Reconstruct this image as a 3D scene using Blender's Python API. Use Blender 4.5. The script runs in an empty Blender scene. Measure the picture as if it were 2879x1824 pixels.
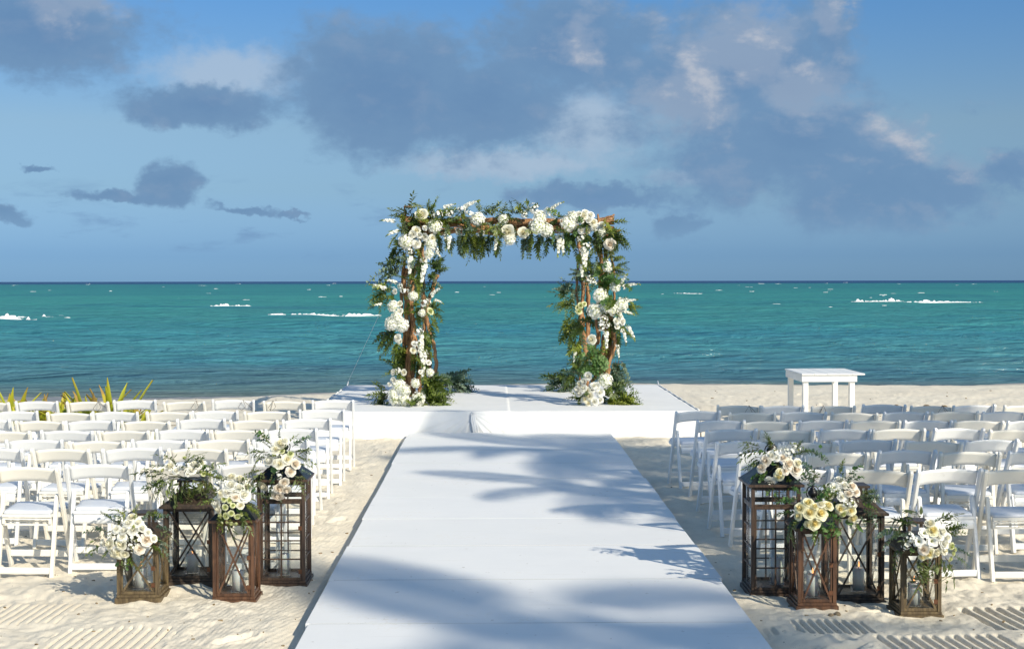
import bpy, bmesh, math, random
import numpy as np
from mathutils import Vector, Matrix, Quaternion

# ------------------------------------------------------------------ camera, sky, sun, exposure
S = bpy.context.scene
COL = S.collection
R = math.radians
rng = random.Random(7)

F = 4197.0            # focal length in photograph pixels
VPX, HZY = 1387.0, 790.0
CAMZ = 2.0

cam_d = bpy.data.cameras.new('camera')
cam = bpy.data.objects.new('camera', cam_d); COL.objects.link(cam)
cam_d.sensor_width = 36.0
cam_d.lens = 36.0 * F / 2879.0
cam_d.clip_end = 30000.0
cam_d.clip_start = 0.1
cam.location = (0, 0, CAMZ)
_yaw, _pitch, _roll = -0.0125, -math.atan((912 - 789.3) / F), -0.0016
cam.rotation_mode = 'QUATERNION'
cam.rotation_quaternion = (Quaternion((0, 0, 1), _yaw) @ Quaternion((1, 0, 0), math.pi / 2 + _pitch) @ Quaternion((0, 0, 1), _roll))
S.camera = cam

SUN_EL = R(31.5)
SUN_H = Vector((0.615, -0.788))
SUN_DIR = Vector((SUN_H.x * math.cos(SUN_EL), SUN_H.y * math.cos(SUN_EL), math.sin(SUN_EL)))
sl = bpy.data.lights.new('sun', 'SUN'); sun = bpy.data.objects.new('sun', sl); COL.objects.link(sun)
sl.energy = 5.0; sl.angle = R(0.53); sl.color = (1.0, 0.91, 0.74)
sun.rotation_mode = 'QUATERNION'
sun.rotation_quaternion = SUN_DIR.to_track_quat('Z', 'Y')
sun.location = (20, -25, 30)

S.view_settings.view_transform = 'Standard'
S.view_settings.look = 'None'
S.view_settings.exposure = 0.0
S.view_settings.gamma = 1.0
S.cycles.use_denoising = True
S.cycles.max_bounces = 8
S.cycles.transparent_max_bounces = 24
S.cycles.caustics_reflective = False
S.cycles.caustics_refractive = False


class NT:
    """short helper for building node trees"""
    def __init__(self, tree):
        self.t = tree; self.n = tree.nodes; self.l = tree.links
        self.n.clear()

    def add(self, typ, **kw):
        nd = self.n.new(typ)
        for k, v in kw.items():
            setattr(nd, k, v)
        return nd

    def put(self, sock, v):
        if isinstance(v, bpy.types.NodeSocket):
            self.l.new(v, sock)
        elif v is not None:
            if hasattr(sock, 'default_value'):
                dv = sock.default_value
                try:
                    n = len(dv)
                    if isinstance(v, (int, float)):
                        v = (v,) * n
                    v = tuple(v)
                    if n == 4 and len(v) == 3:
                        v = v + (1.0,)
                    sock.default_value = v
                except TypeError:
                    sock.default_value = v

    def m(self, op, a, b=None, c=None, clamp=False):
        nd = self.add('ShaderNodeMath', operation=op, use_clamp=clamp)
        self.put(nd.inputs[0], a); self.put(nd.inputs[1], b); self.put(nd.inputs[2], c)
        return nd.outputs[0]

    def vm(self, op, a, b=None):
        nd = self.add('ShaderNodeVectorMath', operation=op)
        self.put(nd.inputs[0], a); self.put(nd.inputs[1], b)
        return nd.outputs[1] if op in ('LENGTH', 'DOT_PRODUCT', 'DISTANCE') else nd.outputs[0]

    def mix(self, f, a, b, mode='MIX'):
        nd = self.add('ShaderNodeMix', data_type='RGBA', blend_type=mode)
        self.put(nd.inputs[0], f); self.put(nd.inputs[6], a); self.put(nd.inputs[7], b)
        return nd.outputs[2]

    def noise(self, vec, scale, detail=4, rough=0.55, dist=0.0, dims='3D'):
        nd = self.add('ShaderNodeTexNoise', noise_dimensions=dims)
        self.put(nd.inputs['Vector'], vec); self.put(nd.inputs['Scale'], scale)
        self.put(nd.inputs['Detail'], detail); self.put(nd.inputs['Roughness'], rough)
        self.put(nd.inputs['Distortion'], dist)
        return nd.outputs[0]

    def ss(self, v, lo, hi, a=0.0, b=1.0, smooth=True):
        nd = self.add('ShaderNodeMapRange', interpolation_type='SMOOTHSTEP' if smooth else 'LINEAR')
        self.put(nd.inputs[0], v); self.put(nd.inputs[1], lo); self.put(nd.inputs[2], hi)
        self.put(nd.inputs[3], a); self.put(nd.inputs[4], b)
        return nd.outputs[0]

    def ramp(self, f, stops):
        nd = self.add('ShaderNodeValToRGB')
        cr = nd.color_ramp
        while len(cr.elements) < len(stops):
            cr.elements.new(0.5)
        for e, (p, c) in zip(cr.elements, stops):
            e.position = p; e.color = tuple(c) + (1.0,)
        self.put(nd.inputs[0], f)
        return nd.outputs[0]

    def scale(self, vec, s):
        nd = self.add('ShaderNodeMapping')
        self.put(nd.inputs[0], vec); nd.inputs[3].default_value = s
        return nd.outputs[0]

    def bump(self, h, strength=0.3, dist=0.01, normal=None):
        nd = self.add('ShaderNodeBump')
        self.put(nd.inputs['Height'], h); self.put(nd.inputs['Strength'], strength); self.put(nd.inputs['Distance'], dist)
        if normal is not None:
            self.put(nd.inputs['Normal'], normal)
        return nd.outputs[0]


def lin(r, g, b):
    f = lambda c: ((c / 255 + 0.055) / 1.055) ** 2.4 if c > 10 else c / 255 / 12.92
    return (f(r), f(g), f(b))


# ---- the sky: Nishita daylight with broken cumulus and stratocumulus in direction space
world = bpy.data.worlds.new('World'); S.world = world; world.use_nodes = True
W = NT(world.node_tree)
geo = W.add('ShaderNodeNewGeometry')
tc = W.add('ShaderNodeTexCoord')
D = tc.outputs['Generated']
sky = W.add('ShaderNodeTexSky', sky_type='NISHITA', sun_disc=False)
sky.sun_elevation = SUN_EL
sky.sun_rotation = math.atan2(SUN_H.x, SUN_H.y)
sky.altitude = 0; sky.air_density = 1.0; sky.dust_density = 0.6; sky.ozone_density = 3.0
sep = W.add('ShaderNodeSeparateXYZ'); W.put(sep.inputs[0], D)
dx, dy, dz = sep.outputs
az = W.m('ARCTAN2', dx, dy)
el = W.m('ARCSINE', dz)
elp = W.m('MAXIMUM', el, 0.0)
comb = W.add('ShaderNodeCombineXYZ')
W.put(comb.inputs[0], az); W.put(comb.inputs[1], el); W.put(comb.inputs[2], 0.3)
P = comb.outputs[0]
Ps = W.scale(P, (15, 24, 1))
n1 = W.noise(Ps, 1.0, 8, 0.58, 0.15)
Pb = W.vm('ADD', Ps, (0.10, 0.22, 0.0))
n2 = W.noise(Pb, 1.0, 8, 0.58, 0.15)
nfine = W.noise(W.scale(P, (70, 100, 1)), 1.0, 6, 0.6, 0.2)


# billowing warp of the cloud outlines
def warped(sc, amp, seed):
    a = W.noise(W.vm('ADD', W.scale(P, (sc, sc * 1.25, 1)), (seed, seed * 0.7, 0)), 1.0, 4, 0.6)
    b = W.noise(W.vm('ADD', W.scale(P, (sc, sc * 1.25, 1)), (seed + 31.7, seed - 12.3, 4.0)), 1.0, 4, 0.6)
    return W.m('MULTIPLY', W.m('SUBTRACT', a, 0.5), amp), W.m('MULTIPLY', W.m('SUBTRACT', b, 0.5), amp * 0.75)


wa1, wb1 = warped(26, 0.036, 3.0)
wa2, wb2 = warped(85, 0.018, 9.0)
azw = W.m('ADD', az, W.m('ADD', wa1, wa2))
elw = W.m('ADD', el, W.m('ADD', wb1, wb2))


def blob(cx, cy, rx, ry):
    """a cloud mass given by its centre and half sizes as azimuth/elevation angles (in 1/3510 rad)"""
    a0, e0 = (cx - 1160) / 3510, (660 - cy) / 3510
    u = W.m('MULTIPLY', W.m('SUBTRACT', azw, a0), 3510 / rx)
    v = W.m('MULTIPLY', W.m('SUBTRACT', elw, e0), 3510 / ry)
    d2 = W.m('ADD', W.m('MULTIPLY', u, u), W.m('MULTIPLY', v, v))
    return W.m('SUBTRACT', 1.0, W.m('SQRT', d2))


def union(lst):
    o = lst[0]
    for b in lst[1:]:
        nd = W.m('SMOOTH_MAX', o, b, 0.25)
        o = nd
    return o


big = union([blob(120, 90, 330, 140), blob(-150, 150, 300, 90), blob(500, 262, 260, 62), blob(900, 210, 300, 215), blob(1120, 250, 340, 170),
             blob(1330, 110, 270, 150), blob(1740, 180, 330, 220), blob(1850, 350, 420, 190), blob(2080, 460, 370, 120),
             blob(1400, 465, 240, 42), blob(415, 432, 92, 58), blob(300, 465, 130, 22), blob(60, 520, 90, 30), blob(130, 408, 50, 14),
             blob(590, 497, 100, 15), blob(690, 503, 40, 10), blob(1580, 530, 85, 44), blob(2330, 420, 120, 70), blob(1935, 90, 80, 110),
             blob(2900, 300, 500, 160), blob(-700, 330, 420, 120)])
# beyond the framed part the cover goes on as free noise of the same kind
wide = W.ss(W.m('ABSOLUTE', W.m('SUBTRACT', az, 0.0)), 0.42, 0.6)
above = W.ss(el, 0.21, 0.30)
free = W.m('MULTIPLY', W.m('MAXIMUM', wide, above), W.ss(el, 0.0, 0.05))
fn = W.noise(W.scale(D, (3.0, 3.0, 6.0)), 1.0, 6, 0.55, 0.4)
freeD = W.m('MULTIPLY', W.m('SUBTRACT', fn, 0.52), 3.0)
bigm = W.m('ADD', W.m('MULTIPLY', big, W.m('SUBTRACT', 1.0, free)), W.m('MULTIPLY', freeD, free))
dens0 = W.m('ADD', bigm, W.m('MULTIPLY', W.m('SUBTRACT', n1, 0.5), 1.35))
dens = W.m('ADD', dens0, W.m('MULTIPLY', W.m('SUBTRACT', nfine, 0.5), 0.5))
cover = W.ss(dens, -0.02, 0.48)
cover = W.m('MULTIPLY', cover, W.ss(el, 0.004, 0.05))
# thin low scud banks near the horizon
lown = W.noise(W.scale(P, (16, 60, 1)), 1.0, 5, 0.6, 0.2)
low = W.m('MULTIPLY', W.ss(lown, 0.55, 0.75), W.m('MULTIPLY', W.ss(el, 0.005, 0.03), W.ss(el, 0.08, 0.04)))
# pale veil between the dark masses
veil = union([blob(560, 185, 240, 90), blob(1390, 300, 190, 110), blob(1180, 385, 330, 50), blob(1650, 420, 160, 40)])
veilf = W.m('MULTIPLY', W.ss(W.m('ADD', veil, W.m('MULTIPLY', W.m('SUBTRACT', nfine, 0.5), 0.6)), 0.0, 0.7), W.m('SUBTRACT', 1.0, free))
# lit side of the cloud tops (towards the sun, upper right), shaded bases
relief = W.m('SUBTRACT', n1, n2)
litf = W.ss(relief, 0.0, 0.20)
rightish = W.ss(W.m('ADD', W.m('MULTIPLY', az, 1.6), W.m('MULTIPLY', el, 3.0)), 0.28, 0.85)
tops = union([blob(1720, 110, 210, 170), blob(1880, 235, 190, 100), blob(1620, 250, 190, 120), blob(1940, 80, 75, 100), blob(2110, 330, 150, 70), blob(1350, 110, 90, 80), blob(2250, 410, 90, 60), blob(250, 40, 160, 60)])
crown = W.m('MULTIPLY', W.ss(W.m('ADD', tops, W.m('MULTIPLY', W.m('SUBTRACT', W.noise(W.scale(P, (30, 38, 1)), 1.0, 5, 0.55, 0.1), 0.5), 2.2)), 0.05, 0.75), W.m('SUBTRACT', 1.0, free))
lit = W.m('MINIMUM', W.m('ADD', W.m('MULTIPLY', litf, W.m('ADD', 0.14, W.m('MULTIPLY', rightish, 0.25))), W.m('MULTIPLY', crown, W.m('ADD', 0.35, W.m('MULTIPLY', litf, 0.5)))), 1.0)
# clear air: Nishita radiance brought to the photograph's exposure and white balance, band by band of elevation; the unseen top band is brightened to fill the shade
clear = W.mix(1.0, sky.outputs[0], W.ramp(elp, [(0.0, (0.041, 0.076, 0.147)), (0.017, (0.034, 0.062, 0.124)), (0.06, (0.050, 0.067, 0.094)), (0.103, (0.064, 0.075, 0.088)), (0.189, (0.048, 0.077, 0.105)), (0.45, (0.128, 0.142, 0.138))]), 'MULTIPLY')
cloud_dark = W.mix(W.ss(el, 0.03, 0.12), (0.150, 0.280, 0.465), (0.135, 0.255, 0.445))
cloud_mid = W.mix(W.ss(dens, 0.2, 1.2), (0.165, 0.295, 0.48), cloud_dark)
cloud = W.mix(lit, cloud_mid, (0.47, 0.51, 0.59))
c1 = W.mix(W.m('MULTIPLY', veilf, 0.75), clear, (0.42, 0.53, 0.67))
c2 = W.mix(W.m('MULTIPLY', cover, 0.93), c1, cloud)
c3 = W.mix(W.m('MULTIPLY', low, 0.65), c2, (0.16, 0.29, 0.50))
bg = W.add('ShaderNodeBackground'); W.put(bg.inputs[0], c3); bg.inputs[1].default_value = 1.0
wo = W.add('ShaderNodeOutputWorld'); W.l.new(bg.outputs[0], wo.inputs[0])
world.cycles.sampling_method = 'MANUAL'; world.cycles.sample_map_resolution = 512


# ------------------------------------------------------------------ helpers
def at(px, py, d):
    """world point seen at photograph pixel (px, py) at distance d in front of the camera"""
    return Vector(((px - VPX) / F * d, d, CAMZ - (py - HZY) / F * d))


def tag(o, label=None, cat=None, group=None, kind=None):
    if label: o['label'] = label
    if cat: o['category'] = cat
    if group: o['group'] = group
    if kind: o['kind'] = kind
    return o


def empty(name, loc=(0, 0, 0), rz=0.0):
    o = bpy.data.objects.new(name, None); COL.objects.link(o)
    o.empty_display_size = 0.1
    o.location = loc; o.rotation_euler = (0, 0, rz)
    return o


def link(name, me, parent=None):
    o = bpy.data.objects.new(name, me); COL.objects.link(o)
    if parent is not None: o.parent = parent
    return o


def copy_tree(o, parent=None):
    c = o.copy(); COL.objects.link(c)
    if parent is not None: c.parent = parent
    for ch in o.children:
        copy_tree(ch, c)
    return c


class MB:
    """collects vertices and faces of one mesh"""
    def __init__(self):
        self.v = []; self.f = []; self.mi = []

    def add(self, vs, fs, mi=0):
        k = len(self.v)
        self.v.extend(tuple(p) for p in vs)
        self.f.extend(tuple(i + k for i in f) for f in fs)
        self.mi.extend([mi] * len(fs))

    def box(self, x0, x1, y0, y1, z0, z1, mi=0, mat=None):
        vs = [Vector(p) for p in ((x0, y0, z0), (x1, y0, z0), (x1, y1, z0), (x0, y1, z0), (x0, y0, z1), (x1, y0, z1), (x1, y1, z1), (x0, y1, z1))]
        if mat is not None: vs = [mat @ p for p in vs]
        self.add(vs, [(0, 3, 2, 1), (4, 5, 6, 7), (0, 1, 5, 4), (1, 2, 6, 5), (2, 3, 7, 6), (3, 0, 4, 7)], mi)

    def tube(self, pts, rad, n=6, mi=0, cap=True, wob=None):
        pts = [Vector(p) for p in pts]
        m = len(pts)
        rad = rad if hasattr(rad, '__len__') else [rad] * m
        ref = Vector((0.31, 0.95, 0.05)).normalized()
        vs = []
        for i, p in enumerate(pts):
            t = (pts[min(i + 1, m - 1)] - pts[max(i - 1, 0)]).normalized()
            a = ref - t * ref.dot(t)
            if a.length < 0.05: a = Vector((1, 0, 0)) - t * t.x
            a.normalize(); b = t.cross(a); ref = a
            for k in range(n):
                an = 2 * math.pi * k / n
                r = rad[i] * (1 if wob is None else wob(i, k))
                vs.append(p + (a * math.cos(an) + b * math.sin(an)) * r)
        fs = []
        for i in range(m - 1):
            for k in range(n):
                k2 = (k + 1) % n
                fs.append((i * n + k, i * n + k2, (i + 1) * n + k2, (i + 1) * n + k))
        if cap:
            fs.append(tuple(range(n - 1, -1, -1))); fs.append(tuple((m - 1) * n + k for k in range(n)))
        self.add(vs, fs, mi)

    def lathe(self, prof, n=16, mi=0, c=(0, 0, 0)):
        vs = []
        for r, z in prof:
            for k in range(n):
                a = 2 * math.pi * k / n
                vs.append((c[0] + r * math.cos(a), c[1] + r * math.sin(a), c[2] + z))
        fs = []
        for i in range(len(prof) - 1):
            for k in range(n):
                k2 = (k + 1) % n
                fs.append((i * n + k, i * n + k2, (i + 1) * n + k2, (i + 1) * n + k))
        self.add(vs, fs, mi)

    def leaf(self, p, d, nrm, ln, wd, fold=0.25, curl=0.15, mi=0, sh=(0.75, 1.0)):
        d = Vector(d).normalized(); nrm = Vector(nrm); nrm = (nrm - d * nrm.dot(d))
        if nrm.length < 1e-3: nrm = d.orthogonal()
        nrm.normalize(); s = d.cross(nrm); p = Vector(p)
        up = nrm * (fold * wd)
        q = lambda t, w, u: p + d * (ln * t) + s * (wd * 0.5 * w) + nrm * (u * fold * wd * 0.5 - curl * ln * t * t)
        vs = [q(0, 0, 0), q(0.33, -sh[1], 1), q(0.33, 0, 0), q(0.33, sh[1], 1), q(0.70, -sh[0], 1), q(0.70, 0, 0), q(0.70, sh[0], 1), q(1, 0, 0.2)]
        self.add(vs, [(0, 2, 1), (0, 3, 2), (1, 2, 5, 4), (2, 3, 6, 5), (4, 5, 7), (5, 6, 7)], mi)

    def mesh(self, name, mats, smooth=False, bevel=0.0, weld=False):
        me = bpy.data.meshes.new(name)
        me.from_pydata([tuple(p) for p in self.v], [], self.f)
        mats = mats if isinstance(mats, (list, tuple)) else [mats]
        for m_ in mats: me.materials.append(m_)
        if len(mats) > 1: me.polygons.foreach_set('material_index', self.mi)
        if bevel > 0 or weld:
            bm = bmesh.new(); bm.from_mesh(me)
            if weld: bmesh.ops.remove_doubles(bm, verts=bm.verts, dist=1e-5)
            if bevel > 0:
                es = [e for e in bm.edges if len(e.link_faces) == 2 and e.calc_face_angle(0) > 0.6]
                bmesh.ops.bevel(bm, geom=es, offset=bevel, segments=1, affect='EDGES', clamp_overlap=True)
            bm.to_mesh(me); bm.free()
        if smooth: me.polygons.foreach_set('use_smooth', [True] * len(me.polygons))
        me.update()
        return me

    def build(self, name, mats, parent=None, **kw):
        return link(name, self.mesh(name, mats, **kw), parent)


def profile_extrude(outline, x0, x1):
    """prism: outline is a list of (y, z), extruded along x"""
    b = MB(); n = len(outline)
    vs = [(x0, y, z) for y, z in outline] + [(x1, y, z) for y, z in outline]
    fs = [tuple(range(n)), tuple(range(2 * n - 1, n - 1, -1))]
    for i in range(n):
        j = (i + 1) % n
        fs.append((i, i + n, j + n, j))
    b.add(vs, fs)
    return b


# value noise for terrain
_nr = np.random.RandomState(11)
_tab = _nr.rand(256, 256)


def vnoise(x, y):
    xi = np.floor(x).astype(int); yi = np.floor(y).astype(int)
    fx = x - xi; fy = y - yi
    fx = fx * fx * (3 - 2 * fx); fy = fy * fy * (3 - 2 * fy)
    g = lambda a, b: _tab[a & 255, b & 255]
    return (g(xi, yi) * (1 - fx) + g(xi + 1, yi) * fx) * (1 - fy) + (g(xi, yi + 1) * (1 - fx) + g(xi + 1, yi + 1) * fx) * fy - 0.5


def fbm(x, y, o=4, ro=0.5):
    s = 0; a = 1.0
    for i in range(o):
        s = s + a * vnoise(x + 17.3 * i, y - 9.1 * i); x = x * 2.03; y = y * 2.03; a *= ro
    return s


def sstep(x, a, b):
    t = np.clip((x - a) / (b - a), 0, 1)
    return t * t * (3 - 2 * t)


# ------------------------------------------------------------------ materials
def new_mat(name):
    m = bpy.data.materials.new(name); m.use_nodes = True
    return m, NT(m.node_tree)


def principled(T, col, rough=0.5, normal=None, spec=0.5, **kw):
    p = T.add('ShaderNodeBsdfPrincipled')
    T.put(p.inputs['Base Color'], col); T.put(p.inputs['Roughness'], rough)
    T.put(p.inputs['Specular IOR Level'], spec)
    if normal is not None: T.put(p.inputs['Normal'], normal)
    for k, v in kw.items():
        T.put(p.inputs[k.replace('_', ' ')], v)
    return p.outputs[0]


def out(T, sh):
    o = T.add('ShaderNodeOutputMaterial'); T.l.new(sh, o.inputs[0])


def mat_paint(name, c1, c2, rough=0.45, scale=6.0, bump=0.05, grime=None):
    m, T = new_mat(name)
    co = T.add('ShaderNodeTexCoord').outputs['Object']
    inf = T.add('ShaderNodeObjectInfo')
    co2 = T.vm('ADD', co, T.vm('MULTIPLY', inf.outputs['Random'], (13.0, 7.0, 5.0)))
    f = T.noise(co2, scale, 5, 0.6)
    c = T.mix(T.ss(f, 0.3, 0.7), c1, c2)
    if grime:
        g = T.ss(T.noise(co2, scale * 4, 6, 0.7), 0.58, 0.75)
        c = T.mix(T.m('MULTIPLY', g, 0.35), c, grime)
    h = T.noise(co2, 220, 3, 0.5)
    out(T, principled(T, c, rough, T.bump(h, bump, 0.002)))
    return m


def mat_wood(name, dark, light, rough=0.45, grain=(22, 22, 2.2), wear=None):
    m, T = new_mat(name)
    co = T.add('ShaderNodeTexCoord').outputs['Object']
    inf = T.add('ShaderNodeObjectInfo')
    co2 = T.vm('ADD', co, T.vm('MULTIPLY', inf.outputs['Random'], (3.0, 7.0, 5.0)))
    g = T.noise(T.scale(co2, grain), 2.2, 6, 0.65, 0.6)
    c = T.mix(T.ss(g, 0.30, 0.70), dark, light)
    if wear:
        w = T.ss(T.noise(co2, 9, 5, 0.7), 0.55, 0.70)
        c = T.mix(T.m('MULTIPLY', w, 0.55), c, wear)
    rr = T.ss(g, 0.2, 0.8, rough + 0.12, rough - 0.1)
    out(T, principled(T, c, rr, T.bump(g, 0.35, 0.004)))
    return m


def mat_leaf(name, c1, c2, rough=0.45, trans=0.35, back=None):
    m, T = new_mat(name)
    inf = T.add('ShaderNodeObjectInfo')
    co = T.add('ShaderNodeTexCoord').outputs['Object']
    f = T.noise(co, 14, 3, 0.6)
    f = T.m('ADD', T.m('MULTIPLY', f, 0.9), T.m('MULTIPLY', T.m('SUBTRACT', inf.outputs['Random'], 0.5), 0.7))
    c = T.mix(T.ss(f, 0.2, 0.75), c1, c2)
    if back:
        g = T.add('ShaderNodeNewGeometry')
        c = T.mix(g.outputs['Backfacing'], c, back)
    p = principled(T, c, rough)
    tr = T.add('ShaderNodeBsdfTranslucent'); T.put(tr.inputs[0], T.mix(1.0, c, (1.6, 1.7, 0.7), 'MULTIPLY'))
    mx = T.add('ShaderNodeMixShader'); mx.inputs[0].default_value = trans
    T.l.new(p, mx.inputs[1]); T.l.new(tr.outputs[0], mx.inputs[2])
    out(T, mx.outputs[0])
    return m


def mat_petal(name, edge, centre, r0=0.2, r1=0.8, trans=0.2):
    """petal: the heart of the bloom has a deeper tint than its rim"""
    m, T = new_mat(name)
    co = T.add('ShaderNodeTexCoord').outputs['Object']
    inf = T.add('ShaderNodeObjectInfo')
    sp = T.add('ShaderNodeSeparateXYZ'); T.put(sp.inputs[0], co)
    rr = T.m('SQRT', T.m('ADD', T.m('MULTIPLY', sp.outputs[0], sp.outputs[0]), T.m('MULTIPLY', sp.outputs[1], sp.outputs[1])))
    f = T.ss(rr, r0, r1)
    c = T.mix(f, centre, edge)
    c = T.mix(T.m('MULTIPLY', inf.outputs['Random'], 0.15), c, (0.86, 0.84, 0.70))
    p = principled(T, c, 0.6, spec=0.25)
    tr = T.add('ShaderNodeBsdfTranslucent'); T.put(tr.inputs[0], c)
    mx = T.add('ShaderNodeMixShader'); mx.inputs[0].default_value = trans
    T.l.new(p, mx.inputs[1]); T.l.new(tr.outputs[0], mx.inputs[2])
    out(T, mx.outputs[0])
    return m


def mat_plain(name, c, rough=0.5, metal=0.0, spec=0.5):
    m, T = new_mat(name)
    co = T.add('ShaderNodeTexCoord').outputs['Object']
    f = T.noise(co, 18, 4, 0.6)
    cc = T.mix(T.ss(f, 0.3, 0.7), tuple(x * 0.8 for x in c), tuple(min(1, x * 1.15) for x in c))
    p = principled(T, cc, T.ss(f, 0.3, 0.7, rough * 0.85, min(1, rough * 1.2)), spec=spec, Metallic=metal)
    out(T, p)
    return m


def mat_glass(name, tint=(0.985, 0.992, 0.99), refl=0.02, smudge=0.035):
    m, T = new_mat(name)
    lw = T.add('ShaderNodeLayerWeight'); lw.inputs[0].default_value = 0.5
    co = T.add('ShaderNodeTexCoord').outputs['Object']
    sm = T.ss(T.noise(co, 7, 5, 0.65), 0.45, 0.75)
    f = T.m('ADD', T.m('MULTIPLY', T.m('POWER', lw.outputs['Facing'], 4.0), 0.6), refl, clamp=True)
    tb = T.add('ShaderNodeBsdfTransparent'); T.put(tb.inputs[0], tint)
    gl = T.add('ShaderNodeBsdfGlossy'); T.put(gl.inputs['Roughness'], 0.03); T.put(gl.inputs[0], (1, 1, 1))
    mx = T.add('ShaderNodeMixShader'); T.put(mx.inputs[0], f)
    T.l.new(tb.outputs[0], mx.inputs[1]); T.l.new(gl.outputs[0], mx.inputs[2])
    df = T.add('ShaderNodeBsdfDiffuse'); T.put(df.inputs[0], (0.7, 0.7, 0.68))
    mx2 = T.add('ShaderNodeMixShader'); T.put(mx2.inputs[0], T.m('MULTIPLY', sm, smudge))
    T.l.new(mx.outputs[0], mx2.inputs[1]); T.l.new(df.outputs[0], mx2.inputs[2])
    out(T, mx2.outputs[0])
    return m


M = {}
M['cream'] = mat_paint('cream_resin', (0.83, 0.80, 0.72), (0.86, 0.835, 0.76), 0.38, 5, 0.03, (0.62, 0.58, 0.50))
M['cool'] = mat_paint('cool_white_resin', (0.79, 0.80, 0.80), (0.83, 0.84, 0.84), 0.34, 5, 0.03, (0.60, 0.60, 0.58))
M['vinyl'] = mat_paint('shade_tinted_vinyl', (0.68, 0.71, 0.77), (0.72, 0.75, 0.80), 0.36, 9, 0.06)  # white seat vinyl with shade painted in: darkened and tinted blue
M['board'] = mat_paint('white_painted_board', (0.84, 0.845, 0.84), (0.885, 0.885, 0.875), 0.55, 1.7, 0.05, (0.70, 0.67, 0.60))
m, T = new_mat('white_painted_board_sanded')
co = T.add('ShaderNodeNewGeometry').outputs['Position']
inf = T.add('ShaderNodeObjectInfo')
f1 = T.noise(co, 1.1, 5, 0.6); f2 = T.noise(T.scale(co, (0.6, 7.0, 1)), 3.0, 5, 0.65); f3 = T.noise(co, 38, 3, 0.6)
c = T.mix(T.ss(f1, 0.3, 0.7), (0.83, 0.835, 0.83), (0.88, 0.88, 0.87))
c = T.mix(T.m('MULTIPLY', inf.outputs['Random'], 0.35), c, (0.80, 0.80, 0.785))
c = T.mix(T.m('MULTIPLY', T.ss(f2, 0.56, 0.75), 0.22), c, (0.66, 0.64, 0.60))
c = T.mix(T.m('MULTIPLY', T.m('MULTIPLY', T.ss(f1, 0.50, 0.72), T.ss(f3, 0.50, 0.66)), 0.40), c, (0.72, 0.65, 0.53))
c = T.mix(T.m('MULTIPLY', T.ss(T.noise(co, 21, 2, 0.4), 0.755, 0.775), 0.5), c, (0.35, 0.31, 0.26))
out(T, principled(T, c, 0.6, T.bump(T.m('ADD', T.m('MULTIPLY', f1, 1.0), T.m('MULTIPLY', f3, 0.06)), 0.25, 0.02)))
M['board'] = m
M['cloth'] = mat_paint('white_cloth', (0.77, 0.775, 0.77), (0.82, 0.82, 0.81), 0.8, 2.2, 0.1)
M['table'] = mat_paint('white_table_paint', (0.80, 0.80, 0.78), (0.86, 0.86, 0.84), 0.5, 7, 0.08, (0.55, 0.50, 0.42))
M['drift'] = mat_wood('driftwood', (0.13, 0.055, 0.022), (0.50, 0.27, 0.12), 0.75, (30, 30, 3))
M['w_olive'] = mat_wood('olive_brown_wood', (0.055, 0.036, 0.017), (0.18, 0.13, 0.065), 0.5)
M['w_dark'] = mat_wood('dark_brown_wood', (0.018, 0.013, 0.010), (0.075, 0.052, 0.036), 0.45, wear=(0.11, 0.08, 0.055))
M['w_red'] = mat_wood('red_brown_wood', (0.042, 0.019, 0.010), (0.155, 0.076, 0.040), 0.40, wear=(0.035, 0.018, 0.012))
M['w_walnut'] = mat_wood('walnut_wood', (0.022, 0.014, 0.010), (0.105, 0.064, 0.042), 0.42)
M['roofmetal'] = mat_plain('dark_slate_metal', (0.030, 0.038, 0.044), 0.38, 0.6)
M['blackmetal'] = mat_plain('black_iron', (0.010, 0.010, 0.011), 0.4, 0.4)
M['hinge'] = mat_plain('rusty_hinge', (0.16, 0.07, 0.035), 0.5, 0.5)
M['pane'] = mat_glass('window_glass')
M['vase'] = mat_glass('clear_vase_glass', (0.985, 0.995, 0.995), 0.04, 0.0)
M['wick'] = mat_plain('wick', (0.02, 0.018, 0.015), 0.9)
M['kraft'] = mat_paint('kraft_paper', (0.34, 0.18, 0.07), (0.44, 0.25, 0.10), 0.8, 30, 0.1)
M['twine'] = mat_plain('twine', (0.16, 0.13, 0.10), 0.9)
M['line'] = mat_plain('fishing_line', (0.72, 0.76, 0.80), 0.4)
M['joint'] = mat_paint('dark_joint', (0.10, 0.095, 0.085), (0.42, 0.40, 0.37), 0.9, 1.3, 0.1)
M['stone'] = mat_paint('beach_stone', (0.20, 0.15, 0.09), (0.32, 0.25, 0.16), 0.8, 14, 0.5)
M['weed'] = mat_paint('dry_seaweed', (0.16, 0.11, 0.05), (0.28, 0.20, 0.10), 0.9, 20, 0.5)
M['foam'] = mat_paint('sea_foam', (0.86, 0.88, 0.88), (0.92, 0.93, 0.93), 0.8, 3, 0.2)
M['stem'] = mat_leaf('stem_green', (0.07, 0.10, 0.03), (0.13, 0.13, 0.05), 0.6, 0.0)
M['twig'] = mat_wood('brown_twig', (0.06, 0.03, 0.015), (0.17, 0.09, 0.04), 0.7)
M['euca'] = mat_leaf('eucalyptus_leaf', (0.085, 0.150, 0.110), (0.24, 0.32, 0.245), 0.5, 0.25)
M['silver'] = mat_leaf('silver_dollar_leaf', (0.09, 0.18, 0.055), (0.19, 0.30, 0.115), 0.45, 0.3)
M['olive'] = mat_leaf('olive_leaf', (0.085, 0.115, 0.048), (0.25, 0.30, 0.14), 0.45, 0.3)
M['dark'] = mat_leaf('dark_green_leaf', (0.042, 0.080, 0.016), (0.150, 0.200, 0.042), 0.42, 0.25)
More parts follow.
